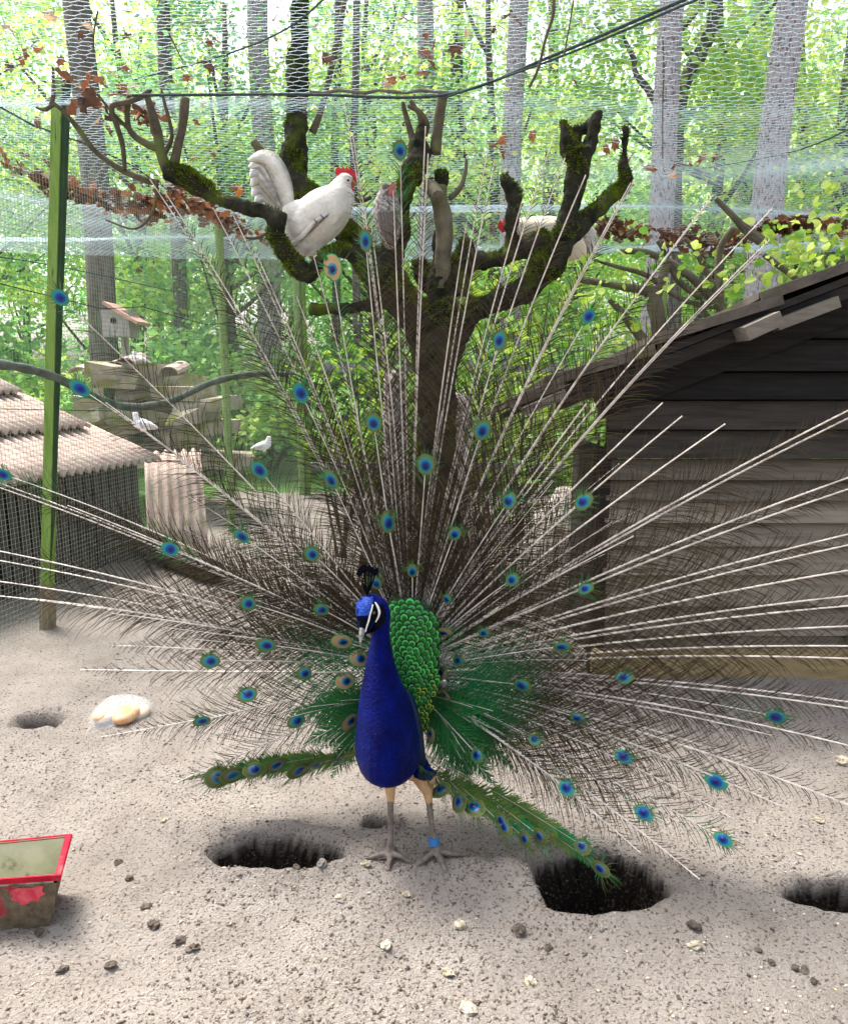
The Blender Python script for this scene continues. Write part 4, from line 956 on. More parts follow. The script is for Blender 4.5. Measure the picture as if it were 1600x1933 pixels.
# broken twigs dangling from the net
for k, rows in enumerate([[(1045, -10, 2.6, 3), (1043, 30, 2.62, 3.5), (1030, 70, 2.64, 3), (1015, 130, 2.66, 2.5), (998, 165, 2.68, 3)], [(1082, 0, 2.7, 1.6), (1072, 60, 2.72, 1.5), (1064, 105, 2.74, 1.5)], [(185, 20, 2.9, 1.6), (178, 60, 2.92, 1.6), (176, 100, 2.94, 1.3)], [(320, 65, 3.0, 1.3), (335, 95, 3.02, 1.4), (345, 115, 3.04, 1)], [(1250, 70, 3.6, 1.4), (1252, 130, 3.62, 1.4), (1250, 200, 3.64, 1.2), (1250, 300, 3.66, 1)]]):
    mb = MB(); limb(mb, rows, 6, 4, .1, .1)
    tag(mb.build('dangling_twig', M_TWIG), ['stout broken twig dangling from the net near the dark cord', 'thin dark twig dangling from the net beside the cord', 'thin twig dangling from the net above the green post', 'short bent twig caught in the net above the burl', 'long thin twig hanging in front of the pale pine trunk'][k], 'twig')
# ================================================================== PEACOCK
M_BLUE = mat('peacock_blue', (.0002, .0016, .062), .45, (.0005, .008, .16), nscale=16, bump=1.0, bscale=110, bdist=.012, spec=.08, metal=.25)
M_CROWN = mat('speckled_crown', (.001, .012, .20), .45, (.015, .11, .52), nscale=260, lo=.45, hi=.62, bump=.8, bscale=260, bdist=.004, spec=.2)
M_LEGT = mat('tan_thigh', (.42, .25, .11), .8, (.52, .34, .18), nscale=30, bump=.3, bscale=80)
M_LEGG = mat('scaly_leg', (.10, .078, .064), .75, (.21, .175, .15), nscale=60, bump=.6, bscale=150, bdist=.003)
M_DKG = mat('dark_teal_plumage', (.001, .005, .03), .6, (.002, .018, .045), nscale=30, bump=.3, bscale=90)
M_WHT = mat('bare_white_skin', (.75, .73, .68), .7)
M_BEAK = mat('horn_beak', (.10, .095, .09), .4, (.34, .33, .31), nscale=60)
M_BLK = mat('black_feather', (.003, .004, .008), .7, spec=.03)
M_EYE = mat('dark_eye', (.01, .006, .004), .1, spec=.8)
M_SHAFT = mat('pale_quill', (.28, .24, .21), .45, (.62, .57, .52), nscale=22, spec=.4, lo=.3, hi=.6)
M_BARB = mat('feather_barb', (1, 1, 1), .55, attr=True, spec=.15, transl=.05)
M_RING = mat('blue_leg_ring', (.02, .16, .42), .4, spec=.5)
PY = 1.94
peacock = empty('peacock', Vector((W(775, 1640, 1.9).x, 1.91, 0)))
tag(peacock, 'blue peacock displaying its full fanned train on the sand', 'peacock')
# --- body: stacked slices, then legs and toes, grown into one skin
sl_ = [  # photo y, left, right, front depth, back depth
    (1150, 700, 733, 1.905, 1.985), (1180, 702, 735, 1.905, 1.975), (1210, 699, 737, 1.90, 1.975), (1240, 693, 743, 1.89, 1.98), (1270, 687, 752, 1.875, 1.99), (1300, 681, 763, 1.86, 2.02),
    (1330, 676, 774, 1.845, 2.09), (1360, 671, 784, 1.83, 2.20), (1390, 667, 791, 1.825, 2.27), (1420, 664, 795, 1.825, 2.29), (1442, 666, 794, 1.835, 2.28), (1454, 669, 793, 1.85, 2.24), (1464, 680, 788, 1.875, 2.17)]
mb = MB(); rings = []
for a in spline(sl_, 3):
    py, xl, xr, yf, yb = a; ring = []
    z = W(750, py, PY).z; x0, x1 = W(xl, py, PY).x, W(xr, py, PY).x; cx, rx = (x0 + x1) / 2, (x1 - x0) / 2; cy, ry = (yf + yb) / 2, (yb - yf) / 2
    for j in range(28):
        t = 2 * math.pi * j / 28; ring.append((cx + rx * math.cos(t), cy + ry * math.sin(t), z))
    rings.append(ring)
mb.loft(rings)
def belly(rows):
    q = spline([list(W(a, b, Y)) + [r * S(b, Y)] for a, b, Y, r in rows], 4); mb.tube([Vector(p[:3]) for p in q], [p[3] for p in q], 14)
belly([(740, 1425, 2.04, 36), (772, 1440, 2.05, 32), (792, 1456, 2.05, 24), (802, 1468, 2.04, 18), (806, 1476, 2.03, 12)])
s0 = S(1160, PY)
hd = [(718, 1172, PY + .005, 20), (712, 1152, PY - .004, 24), (700, 1146, PY - .016, 25), (693, 1158, PY - .028, 22), (690, 1176, PY - .038, 16), (686, 1192, PY - .045, 9), (684, 1200, PY - .048, 5)]
q = spline(hd, 4); mb.tube([W(a, b, Y) for a, b, Y, r in q], [r * s0 for a, b, Y, r in q], 16)
FEETL, FEETR = Vector(G(737, 1628)), Vector(G(822, 1632))
def gz(p): return Vector((p.x, p.y, ground_h(p.x, p.y)))
FEETL, FEETR = gz(FEETL), gz(FEETR)
def leg(f, kpx, kpy, Yk, hip, ring=False):
    k = W(kpx, kpy, Yk); h = hip
    pts = spline([list(h) + [.040], list(h.lerp(k, .55)) + [.024], list(k.lerp(h, .10)) + [.0145], list(k) + [.0135], list(k.lerp(f, .18)) + [.0095], list(k.lerp(f, .6)) + [.0085], list(f + Vector((0, .005, .030))) + [.011], list(f + Vector((0, 0, .012))) + [.0135]], 4)
    mb.tube([Vector(p[:3]) for p in pts], [p[3] for p in pts], 10)
leg(FEETL, 737, 1500, 1.955, W(735, 1430, 2.0)); leg(FEETR, 808, 1502, 1.975, W(800, 1462, 2.03))
def toe(f, px, py, r=.0085):
    e = gz(G(px, py)); m_ = f.lerp(e, .5); m_.z = ground_h(m_.x, m_.y) + .012
    pts = spline([list(f + Vector((0, 0, .016))) + [r * 1.25], list(m_) + [r], list(e + Vector((0, 0, .005))) + [r * .45]], 5)
    mb.tube([Vector(p[:3]) for p in pts], [p[3] for p in pts], 8)
for a, b in ((688, 1636), (733, 1660), (775, 1642), (750, 1612)): toe(FEETL, a, b)
for a, b in ((785, 1650), (842, 1668), (882, 1638), (800, 1616)): toe(FEETR, a, b)
bm_ = fuse(mb, .0042, 3, .5)
for m_ in (M_BLUE, M_LEGT, M_LEGG, M_DKG): bm_.materials.append(m_)
zk, zt_ = W(737, 1478, 1.96).z, W(737, 1512, 1.955).z
mi = []; XTH = W(780, 1480, 2.0).x; XTH2 = W(789, 1480, 2.0).x
for p in bm_.polygons:
    z = p.center.z + .004 * nz(p.center.x, p.center.y, p.center.z, 60) + (.010 if p.center.x > XTH else 0)
    mi.append((3 if p.center.x > XTH2 and z < W(790, 1452, 2.0).z else 0) if z > zk else (1 if z > zt_ else 2))
bm_.polygons.foreach_set('material_index', mi); bm_.update()
body = link('body', bm_, peacock)
bvh = BVHTree.FromPolygons([v.co for v in bm_.vertices], [p.vertices for p in bm_.polygons])
def on_body(px, py, off=.0012):
    o = Vector((0, 0, CAM_H)); d = (W(px, py, 2.0) - o).normalized(); h = bvh.ray_cast(o, d)
    return (h[0] + h[1] * off) if h[0] is not None else W(px, py, PY - .03)
def patch(poly_pairs, m, name, off=.0015):
    mb = MB(); mb.smooth = True; prev = None
    for (a, b), (c, d) in poly_pairs:
        n = 4; row = [mb.vert(on_body(a + (c - a) * k / n, b + (d - b) * k / n, off)) for k in range(n + 1)]
        if prev:
            for k in range(n): mb.face((prev[k], prev[k + 1], row[k + 1], row[k]))
        prev = row
    return mb.build(name, m, body)
# black mask, white streaks above and below the eye, beak
def dens(pairs, n=4):
    q = spline([list(a) + list(b) for a, b in pairs], n); return [((r[0], r[1]), (r[2], r[3])) for r in q]
patch(dens([((675, 1163), (699, 1166)), ((674, 1176), (700, 1176)), ((677, 1192), (696, 1192))]), M_BLK, 'lore')
patch(dens([((700, 1144), (722, 1141)), ((697, 1156), (726, 1154)), ((694, 1170), (727, 1170)), ((690, 1184), (716, 1186)), ((687, 1194), (700, 1196))]), M_BLK, 'mask')
patch(dens([((702, 1141), (704, 1142)), ((699.5, 1150), (702, 1151)), ((696.5, 1160), (699, 1161)), ((694, 1170), (697, 1170)), ((691, 1181), (693.5, 1181)), ((688, 1192), (690, 1192))]), M_WHT, 'white_streak', .003)
patch(dens([((706, 1137), (709, 1138)), ((709, 1144), (713.5, 1144)), ((712, 1152), (716.5, 1153)), ((712, 1160), (716, 1160)), ((709, 1167), (712, 1168)), ((706, 1173), (707.5, 1174))]), M_WHT, 'white_streak', .003)
e = on_body(705.5, 1157, .000); mb = MB(); mb.ell(e, (.0055, .0045, .0055), None, 12, 8); mb.smooth = True; mb.build('eye', M_EYE, body)
bt, bb = W(680, 1214, PY - .075), W(684, 1190, PY - .045)
mb = MB(); q = spline([list(W(687, 1180, PY - .042)) + [.0105], list(W(683, 1194, PY - .058)) + [.0080], list(W(681, 1206, PY - .068)) + [.0046], list(bt) + [.0010]], 4)
mb.tube([Vector(p[:3]) for p in q], [p[3] for p in q], 10); mb.smooth = True; mb.build('beak', M_BEAK, body)
mb = MB(); cb = W(693, 1124, PY - .018)
for k in range(16):
    a = (k / 15 - .5); tip = W(693 + a * 34 + rnd.uniform(-3, 3), 1074 + abs(a) * 16 + rnd.uniform(-4, 4), PY - .02 + rnd.uniform(-.015, .03))
    mb.tube([cb, cb.lerp(tip, .5) + Vector((a * .004, 0, 0)), tip], [.0022, .0015, .0012], 4)
    d = (tip - cb).normalized(); sd_ = Vector((d.z, 0, -d.x)); L = .017
    b0 = tip - d * .004
    mb.poly([b0 - d * .003, b0 + sd_ * .0080 + d * L * .45, b0 + d * L, b0 - sd_ * .0080 + d * L * .45])
mb.build('crest', M_BLK, body)
patch(dens([((680, 1128), (704, 1126)), ((673, 1138), (704, 1136)), ((672, 1150), (700, 1148)), ((673, 1162), (696, 1162))]), M_CROWN, 'crown', .001)
# leg ring
rp = FEETR.lerp(W(808, 1502, 1.96), .24); mb = MB(); d = (W(808, 1502, 1.96) - FEETR).normalized()
mb.tube([rp - d * .009, rp + d * .009], .0145, 16); mb.smooth = False; mb.build('leg_ring', M_RING, peacock)
# folded wings
def wing(pts, nm, m):
    mb = MB(); q = spline([list(W(a, b, Y)) + [r] for a, b, Y, r in pts], 5)
    mb.tube([Vector(p[:3]) for p in q], [p[3] for p in q], 12, wob=.1); mb.smooth = True; return mb.build(nm, m, peacock)
wing([(762, 1306, 1.99, .012), (770, 1335, 1.99, .022), (779, 1375, 2.0, .026), (783, 1420, 2.02, .028), (790, 1455, 2.06, .024), (800, 1478, 2.10, .012)], 'wing', M_DKG)

# --- scaly green back: a dome with overlapping scale feathers
OUT = [(700, 1190), (712, 1160), (730, 1143), (760, 1134), (795, 1140), (818, 1162), (828, 1205), (829, 1255), (824, 1300), (814, 1345), (800, 1382), (788, 1398), (776, 1372), (760, 1320), (745, 1260), (730, 1215)]
def inside(x, y):
    c = False; j = len(OUT) - 1
    for i in range(len(OUT)):
        xi, yi = OUT[i]; xj, yj = OUT[j]
        if (yi > y) != (yj > y) and x < (xj - xi) * (y - yi) / (yj - yi) + xi: c = not c
        j = i
    return c
def dome(px, py):
    u = (px - 772) / 66; v = (py - 1262) / 140; r2 = min(1.4, u * u + v * v)
    return 2.225 - .10 * (1 - r2 * .8) - .05 * max(0, (py - 1262) / 140)
M_BKG = mat('dark_green_back', (.006, .035, .012), .6, (.012, .06, .02), nscale=30)
mb = MB(); ring_f = [W(a, b, dome(a, b) + .012) for a, b in OUT]; cxp, cyp = 772, 1265
rings = [[W(cxp + (a - cxp) * k, cyp + (b - cyp) * k, dome(cxp + (a - cxp) * k, cyp + (b - cyp) * k) + .010) for a, b in OUT] for k in (.02, .3, .6, .85, 1.0)]
rings.append([W(a, b, 2.30) for a, b in OUT]); mb.loft(rings); mb.smooth = True; mb.build('back', M_BKG, peacock)
SCM = [mat('scale_edge', (.004, .02, .008), .6), mat('scale_green', (.015, .20, .028), .38, (.04, .36, .05), nscale=60, metal=.35, spec=.5),
       mat('scale_core', (.006, .075, .014), .45, (.015, .15, .025), nscale=60, metal=.3), mat('scale_gold', (.22, .36, .03), .4, (.32, .42, .04), nscale=50, metal=.35), mat('scale_bright', (.045, .40, .06), .35, (.09, .52, .10), nscale=60, metal=.3)]
def scale_mesh(main):
    mb = MB(); n = 12; prof = [(1.0, 0.0, 0), (.84, .05, 0), (.78, .07, main), (.52, .13, 2), (.22, .15, 2)]; prev = None
    for pi_, (k, h, m) in enumerate(prof):
        row = [mb.vert((k * math.cos(2 * math.pi * i / n), k * 1.12 * math.sin(2 * math.pi * i / n) + (1 - k) * -.25, h)) for i in range(n)]
        if prev:
            for i in range(n): mb.face((prev[i], prev[(i + 1) % n], row[(i + 1) % n], row[i]), (0, 0, main, 2)[pi_ - 1] if pi_ < 4 else 2)
        prev = row
    mb.face(prev, 2); mb.smooth = True
    return mb.mesh('scale_feather', SCM)
SCALES = [scale_mesh(1), scale_mesh(4), scale_mesh(3)]
cnt = 0; py = 1394; row = 0
while py > 1134:
    step = 9.5 + 4.5 * (1394 - py) / 260
    px = 690 + (step * .5 if row % 2 else 0)
    while px < 836:
        jx, jy = px + rnd.uniform(-2.8, 2.8), py + rnd.uniform(-2.8, 2.8)
        if inside(jx, jy):
            Y = dome(jx, jy); p = W(jx, jy, Y - .003); s = step * .70 * S(jy, Y) * rnd.uniform(.9, 1.12)
            gold = (jy - 1265) / 90 + (jx - 790) / 60 + rnd.uniform(-.6, .6)
            me = SCALES[2] if gold > .75 else SCALES[rnd.choice((0, 0, 1))]
            o = bpy.data.objects.new('scale_feather', me); COL.objects.link(o); o.parent = peacock; o.matrix_parent_inverse = PINV[peacock.name]
            # faces the viewer's side; rounded end away from the bird's neck
            nrm = Vector(((jx - 765) / 150, -1.0, .25 - (jy - 1262) / 420)).normalized(); out = Vector(((jx - 775) / 110 * .6, 0, 1.0 if jy < 1330 else .6))
            yv = (out - nrm * out.dot(nrm)).normalized(); xv = yv.cross(nrm)
            tilt = Matrix.Rotation(R(rnd.uniform(8, 24)), 3, xv); M3 = tilt @ Matrix((xv, yv, nrm)).transposed()
            o.matrix_basis = Matrix.Translation(p) @ M3.to_4x4() @ Matrix.Diagonal((s, s, s, 1)); cnt += 1
        px += step * 1.0
    py -= step * .74; row += 1

# --- train feathers
EM = [mat('eye_gold_edge', (.30, .34, .06), .5, metal=.2), mat('eye_bronze', (.34, .20, .10), .5, (.42, .28, .16), nscale=80, metal=.2), mat('eye_turquoise', (.006, .13, .20), .35, (.008, .19, .26), nscale=80, metal=.25, spec=.5),
      mat('eye_cobalt', (.003, .02, .15), .35, metal=.2), mat('eye_navy', (.003, .006, .07), .4), mat('eye_olive', (.10, .13, .035), .6), mat('eye_green', (.03, .22, .12), .5, metal=.2), mat('eye_azure', (.004, .055, .24), .35, metal=.25), mat('eye_moss_gold', (.085, .11, .022), .55, (.05, .09, .02), nscale=90), mat('eye_dark_bronze', (.16, .10, .045), .5, (.11, .08, .035), nscale=80)]
def eye_mesh(rings_):
    """rings: radius, oval, offset along the feather, material - from the outside in."""
    mb = MB(); n = 18; prev = None; h = 0
    for k, (r_, ov, off, m) in enumerate(rings_):
        for r2 in ((r_,) if k == 0 else (rings_[k - 1][0] * 0 + r_ * 1.04, r_)):
            ragged = .05 if k == 0 else 0
            row = [mb.vert((r2 * (1 + ragged * (i % 2)) * math.cos(2 * math.pi * i / n), r2 * ov * (1 + ragged * (i % 2)) * math.sin(2 * math.pi * i / n) + off, h)) for i in range(n)]
            if prev:
                pm = rings_[k - 1][3]
                for i in range(n): mb.face((prev[i], prev[(i + 1) % n], row[(i + 1) % n], row[i]), pm)
            prev = row; h += .012
    mb.face(prev, rings_[-1][3]); mb.smooth = True; return mb.mesh('eyespot', EM)
EYES = [eye_mesh([(1.0, 1.15, 0, 6), (.93, 1.15, 0, 0), (.84, 1.15, 0, 1), (.52, 1.0, -.14, 2), (.31, 1.0, -.14, 3), (.2, 1.0, -.16, 4)]),       # full ringed eye
        eye_mesh([(1.0, 1.15, .04, 5), (.80, 1.12, 0, 6), (.70, 1.08, -.03, 2), (.52, 1.0, -.08, 7), (.31, 1.0, -.1, 4)]),                       # dark outer eye
        eye_mesh([(1.0, 1.2, 0, 6), (.84, 1.1, 0, 2), (.66, 1.0, -.05, 7), (.4, 1.0, -.06, 3), (.2, 1.0, -.05, 4)]),
        eye_mesh([(1.0, 1.1, .05, 5), (.90, 1.1, .04, 8), (.68, 1.08, .02, 9), (.57, 1.0, -.03, 2), (.45, 1.0, -.06, 7), (.28, 1.0, -.08, 4)])]
ROOT_PX = (775, 1268)
def tip_depth(px, py):
    Y = 2.22 - .30 * min(1.25, max(0, (px - 800) / 800)) + .04 * max(0, (800 - px) / 800) - .12 * max(0, (1268 - py) / 1068)
    if py > 1268: Y -= .75 * min(.45, (py - 1268) / 900)
    p = W(px, py, Y)
    while p.z < .05 and Y > 1.2:
        Y -= .02; p = W(px, py, Y)
    return Y
def mixc(a, b, t): t = min(1, max(0, t)); return tuple(x * (1 - t) + y * t for x, y in zip(a, b))
C_BR, C_BK, C_OL, C_GR, C_GD = (.046, .033, .022), (.015, .011, .007), (.070, .060, .022), (.010, .20, .06), (.20, .26, .05)
def feather(tip, eye=0, bow=None, wd=.11, dens_=1.0, r0=.0032, r1=.0013, lush=0.0, start=.10, root=None, esz=None, tipY=None, seed=None):
    """One train feather: quill, two rows of loose barbs, and its eyespot."""
    seed = seed if seed is not None else int(tip[0] * 13 + tip[1] * 7); r = random.Random(seed)
    px, py = tip; Y1 = tipY or tip_depth(px, py); P2 = W(px, py, Y1)
    dx, dy = px - ROOT_PX[0], py - ROOT_PX[1]; L_ = math.hypot(dx, dy) or 1
    rx, ry = root or (ROOT_PX[0] + dx / L_ * 34, ROOT_PX[1] + dy / L_ * 60)
    P0 = W(rx, ry, 2.28)
    if bow is None: bow = (.035 if dx > 0 else -.035) * min(1, abs(dx) / 500) + r.uniform(-.02, .02)
    mid = (P0 + P2) / 2; ax = P2 - P0; L = ax.length; side = Vector((ax.z, 0, -ax.x)).normalized()
    P1 = mid - side * bow * L + Vector((0, .05 * L * .6, 0))
    def B(t): return P0 * (1 - t) ** 2 + P1 * 2 * t * (1 - t) + P2 * t * t
    def dB(t): return ((P1 - P0) * (1 - t) + (P2 - P1) * t).normalized()
    n = max(6, int(L / .09)); mb = MB()
    tl = r.uniform(.97, 1.0) if eye else 1.0
    mb.tube([B(tl * k / n) for k in range(n + 1)], [r0 + (r1 - r0) * (k / n) for k in range(n + 1)], 5, 0)
    nb_ = int(L * tl / .0138 * dens_)
    low = py > 1380
    for k in range(nb_):
        t = start + (1 - start) * (k + r.random()) / nb_
        if t > .995: continue
        p = B(t); d = dB(t); nrm = Vector((-d.x * .2, -1, 0)); nrm = (nrm - d * nrm.dot(d)).normalized(); sv = d.cross(nrm).normalized()
        ln = wd * (.55 + .6 * math.sin(math.pi * min(1, t * 1.05) ** .8)) * r.uniform(.75, 1.15)
        if not eye and t > .55: ln *= max(.18, 1 - (t - .55) * 1.9)
        ln = min(ln, .9 * L)
        fr_ = max(0, (t - .86) / .14) if eye else 0
        for sgn in (-1, 1):
            if r.random() < (.10 if lush else .18): continue
            a0 = R(r.uniform(26, 44)); a1 = a0 + R(r.uniform(6, 34)); ll = ln * r.uniform(.8, 1.15)
            if fr_ > 0: ll = wd * (.62 - .25 * fr_) * r.uniform(.7, 1.1)
            v0 = d * math.cos(a0) + sv * sgn * math.sin(a0); v1 = d * math.cos(a1) + sv * sgn * math.sin(a1)
            p1 = p + v0 * ll * .45; p2 = p1 + (v0 * .3 + v1 * .7) * ll * .33; p3 = p2 + v1 * ll * .26
            drp = Vector((0, r.uniform(-.04, .04), -.10 * r.random())) * ll; p2 = p2 + drp * .4; p3 = p3 + drp
            g_ = lush if lush else (max(0, .8 - t * L / .42) if py > 1180 else max(0, .5 - t * L / .2))
            c = mixc(C_BR if r.random() < .55 else (C_BK if r.random() < .6 else C_OL), C_GR, min(.95, g_ * 1.6))
            if fr_ > 0: c = mixc(c, r.choice(((.02, .20, .07), (.13, .20, .05), (.04, .24, .12))), .35 + .5 * fr_)
            elif lush: c = mixc(c, C_GD, r.random() ** .6 * (1.0 if dens_ > 3 else .25))
            w0 = (.00085 if not lush else .0015) * (1 + .5 * fr_)
            wv = (nrm.cross(v0)).normalized() * w0
            b0 = len(mb.v)
            for pp, kk in ((p, 1), (p1, .95), (p2, .7)):
                mb.vert(pp + wv * kk, c); mb.vert(pp - wv * kk, c)
            mb.vert(p3, c)
            mb.face((b0, b0 + 1, b0 + 3, b0 + 2), 1); mb.face((b0 + 2, b0 + 3, b0 + 5, b0 + 4), 1); mb.face((b0 + 4, b0 + 5, b0 + 6), 1)
    if eye:
        d = dB(1); sv = d.cross(Vector((0, -1, 0))).normalized(); er = (esz or 15) * S(py, Y1)
        for k in range(34):
            a = R(r.uniform(-105, 105)); v = d * math.cos(a) + sv * math.sin(a); p = P2 + v * er * .75 + Vector((0, r.uniform(-.002, .003), 0)); ll = er * r.uniform(.6, 1.7 if eye < 3 else 2.6) * (1.0 if abs(a) < 1.1 else .6)
            v1 = (v + d * .5 + Vector((0, 0, -.25 * r.random()))).normalized(); c = r.choice(((.02, .17, .055), (.10, .15, .035), (.03, .20, .10), (.15, .15, .05), (.05, .06, .02)))
            wv = sv * math.cos(a) * .0009 - d * math.sin(a) * .0009; b0 = len(mb.v)
            for pp, kk in ((p, 1), (p + v * ll * .5, .9)): mb.vert(pp + wv * kk, c); mb.vert(pp - wv * kk, c)
            mb.vert(p + v * ll * .5 + v1 * ll * .5, c); mb.face((b0, b0 + 1, b0 + 3, b0 + 2), 1); mb.face((b0 + 2, b0 + 3, b0 + 4), 1)
    o = mb.build('train_feather', [M_SHAFT, M_BARB], peacock)
    if eye:
        e = bpy.data.objects.new('eyespot', EYES[eye - 1]); COL.objects.link(e); e.parent = o
        d = dB(1); nrm = Vector((-.12 + r.uniform(-.55, .55), -1, .15 + r.uniform(-.4, .5))); nrm = (nrm - d * nrm.dot(d)).normalized(); xv = d.cross(nrm)
        s = (esz or {1: 16, 2: 15.5, 3: 14, 4: 20}[eye]) * S(py, Y1) * r.uniform(.9, 1.08)
        e.matrix_basis = Matrix.Translation(P2 - Vector((0, .004, 0))) @ Matrix((xv, d, nrm)).transposed().to_4x4() @ Matrix.Diagonal((s * r.uniform(.72, 1.05), s * r.uniform(.92, 1.22), s, 1))
    return o
# ringed eyes round the body
for p in [(645, 1210), (678, 1242), (651, 1285), (660, 1362), (838, 1193), (840, 1310), (813, 1387), (835, 1270)]:
    feather(p, 1, wd=.06, lush=.55, start=.3)
# outer eyes
for p in [(942, 642), (705, 798), (910, 812), (803, 877), (625, 905), (960, 945), (1100, 946), (732, 985), (858, 1007), (589, 1045), (778, 1077), (966, 1093), (1104, 1110),
          (709, 1100), (843, 1130), (607, 1150), (750, 1138), (800, 1150), (913, 1194), (1060, 1220), (865, 1246), (575, 1270), (985, 1293), (1176, 1278), (1090, 1355), (560, 1360), (382, 1360), (468, 1310),
          (1008, 1395), (900, 1425), (503, 1217), (398, 1247), (469, 1138)]:
    near = math.hypot(p[0] - 775, p[1] - 1268) < 170
    feather(p, 2, wd=.085 if near else .15, esz=11 if near else (17 if p[1] < 1000 else 13.5))
for p in [(568, 742), (490, 887), (322, 1036), (457, 1012), (1110, 597), (1463, 1352), (1176, 1427), (1350, 1474), (1069, 1486), (1214, 1533), (1363, 1583), (115, 562), (152, 733), (5, 895)]:
    feather(p, 3, wd=.15, esz=14)
feather((628, 505), 1, wd=.10, esz=22, bow=.03); feather((755, 285), 2, wd=.12, esz=13); feather((592, 483), 0, wd=.1); feather((690, 455), 2, wd=.12, esz=14)
# long bare quills: up
for p, b in [((648, 185), -.03), ((666, 255), -.025), ((742, 360), 0), ((803, 238), .01), ((808, 290), .012), ((920, 285), .02), ((934, 300), .02), ((1042, 265), .03), ((1066, 298), .03), ((1198, 338), .04), ((1190, 345), .04), ((1345, 368), .045), ((1335, 385), .05), ((1458, 392), .05), ((1452, 452), .05), ((1440, 470), .05),
             ((283, 338), -.05), ((300, 345), -.05), ((402, 392), -.04), ((440, 405), -.035), ((480, 470), -.03), ((985, 380), .02), ((880, 420), .015), ((700, 420), -.02), ((1105, 330), .03), ((560, 560), -.03)]:
    feather(p, 0, bow=b, wd=.14, r0=.0034, r1=.0015)
# long bare quills: right
for p, b in [((1250, 760), .02), ((1287, 785), .02), ((1368, 800), .02), ((1106, 762), .02), ((1720, 715), .03), ((1740, 722), .03), ((1750, 850), .035), ((1760, 872), .035), ((1700, 985), .03), ((1690, 1010), .03), ((1195, 1012), .02),
             ((1740, 1055), .03), ((1730, 1112), .03), ((1750, 1132), .03), ((1720, 1178), .03), ((1735, 1222), .035), ((1750, 1250), .035), ((1700, 1340), .04), ((1740, 1360), .04), ((1455, 1388), .035), ((1415, 1437), .04),
             ((1690, 1430), .045), ((1690, 1555), .05), ((1485, 1527), .05), ((1378, 1543), .05), ((1208, 1610), .05), ((1290, 1560), .05), ((1150, 1560), .04), ((1320, 1660), .05)]:
    feather(p, 0, bow=b, wd=.16, r0=.0040, r1=.0019)
# long bare quills: left
for p, b in [((-120, 1018), -.04), ((-110, 1040), -.04), ((-130, 868), -.04), ((-100, 1085), -.035), ((-140, 1112), -.035), ((128, 954), -.03), ((-60, 900), -.035), ((252, 1008), -.03), ((212, 1158), -.03), ((205, 1218), -.02), ((152, 1264), .02), ((192, 1391), .03), ((330, 1478), .02), ((60, 1130), -.03), ((330, 860), -.03), ((200, 760), -.04)]:
    feather(p, 0, bow=b, wd=.15, r0=.0038, r1=.0016)
# dense shorter plumes that fill the upper fan
fr2 = random.Random(77)
for k in range(34):
    a = R(fr2.uniform(-68, 66)); ln = fr2.uniform(330, 610) * (1 - .10 * abs(a))
    feather((775 + math.sin(a) * ln, 1268 - math.cos(a) * ln), 0, wd=.13, dens_=1.15, r0=.0022, r1=.0008, seed=900 + k, tipY=tip_depth(775 + math.sin(a) * ln, 1268 - math.cos(a) * ln) + fr2.uniform(.0, .10))
for k in range(14):
    a = R(fr2.uniform(66, 115)) * fr2.choice((-1, 1)); ln = fr2.uniform(260, 520)
    feather((775 + math.sin(a) * ln, 1268 - math.cos(a) * ln), 0, wd=.10, r0=.0020, r1=.0008, seed=990 + k)
# green lower plumes
for k in range(36):
    a = R(fr2.uniform(108, 160)); ln = fr2.uniform(120, 270)
    feather((790 + math.sin(a) * ln * .9, 1290 - math.cos(a) * ln), 0, wd=.08, lush=.62, dens_=2.0, r0=.0022, r1=.001, seed=1100 + k, root=(800, 1310), tipY=2.12 + fr2.uniform(-.04, .06))
for k in range(26):
    a = R(-fr2.uniform(100, 145)); ln = fr2.uniform(110, 230)
    feather((760 + math.sin(a) * ln, 1300 - math.cos(a) * ln), 0, wd=.08, lush=.62, dens_=2.0, r0=.0022, r1=.001, seed=1200 + k, root=(735, 1320), tipY=2.14 + fr2.uniform(-.04, .06))
# lowest rows: dense green-gold fringed eyes
lowL = [(638, 1432), (596, 1443), (565, 1453), (522, 1443), (480, 1452), (440, 1462), (412, 1466), (345, 1472), (380, 1470)]
for i, p in enumerate(lowL):
    feather(p, 4 if i < 7 else 0, wd=.050, lush=.6, dens_=3.5, start=.5, root=(705, 1418), esz=20, bow=-.02, tipY=2.10, r0=.0014, r1=.0007)
lowR = [(795, 1447), (806, 1468), (832, 1490), (866, 1513), (895, 1522), (946, 1548), (952, 1560), (990, 1582), (1018, 1578), (1098, 1596), (1132, 1638)]
for i, p in enumerate(lowR):
    feather(p, 4, wd=.050, lush=.6, dens_=3.5, start=.5, root=(778, 1412), esz=20 if i < 5 else 17, bow=.02, tipY=2.02 - .016 * i, r0=.0014, r1=.0007)
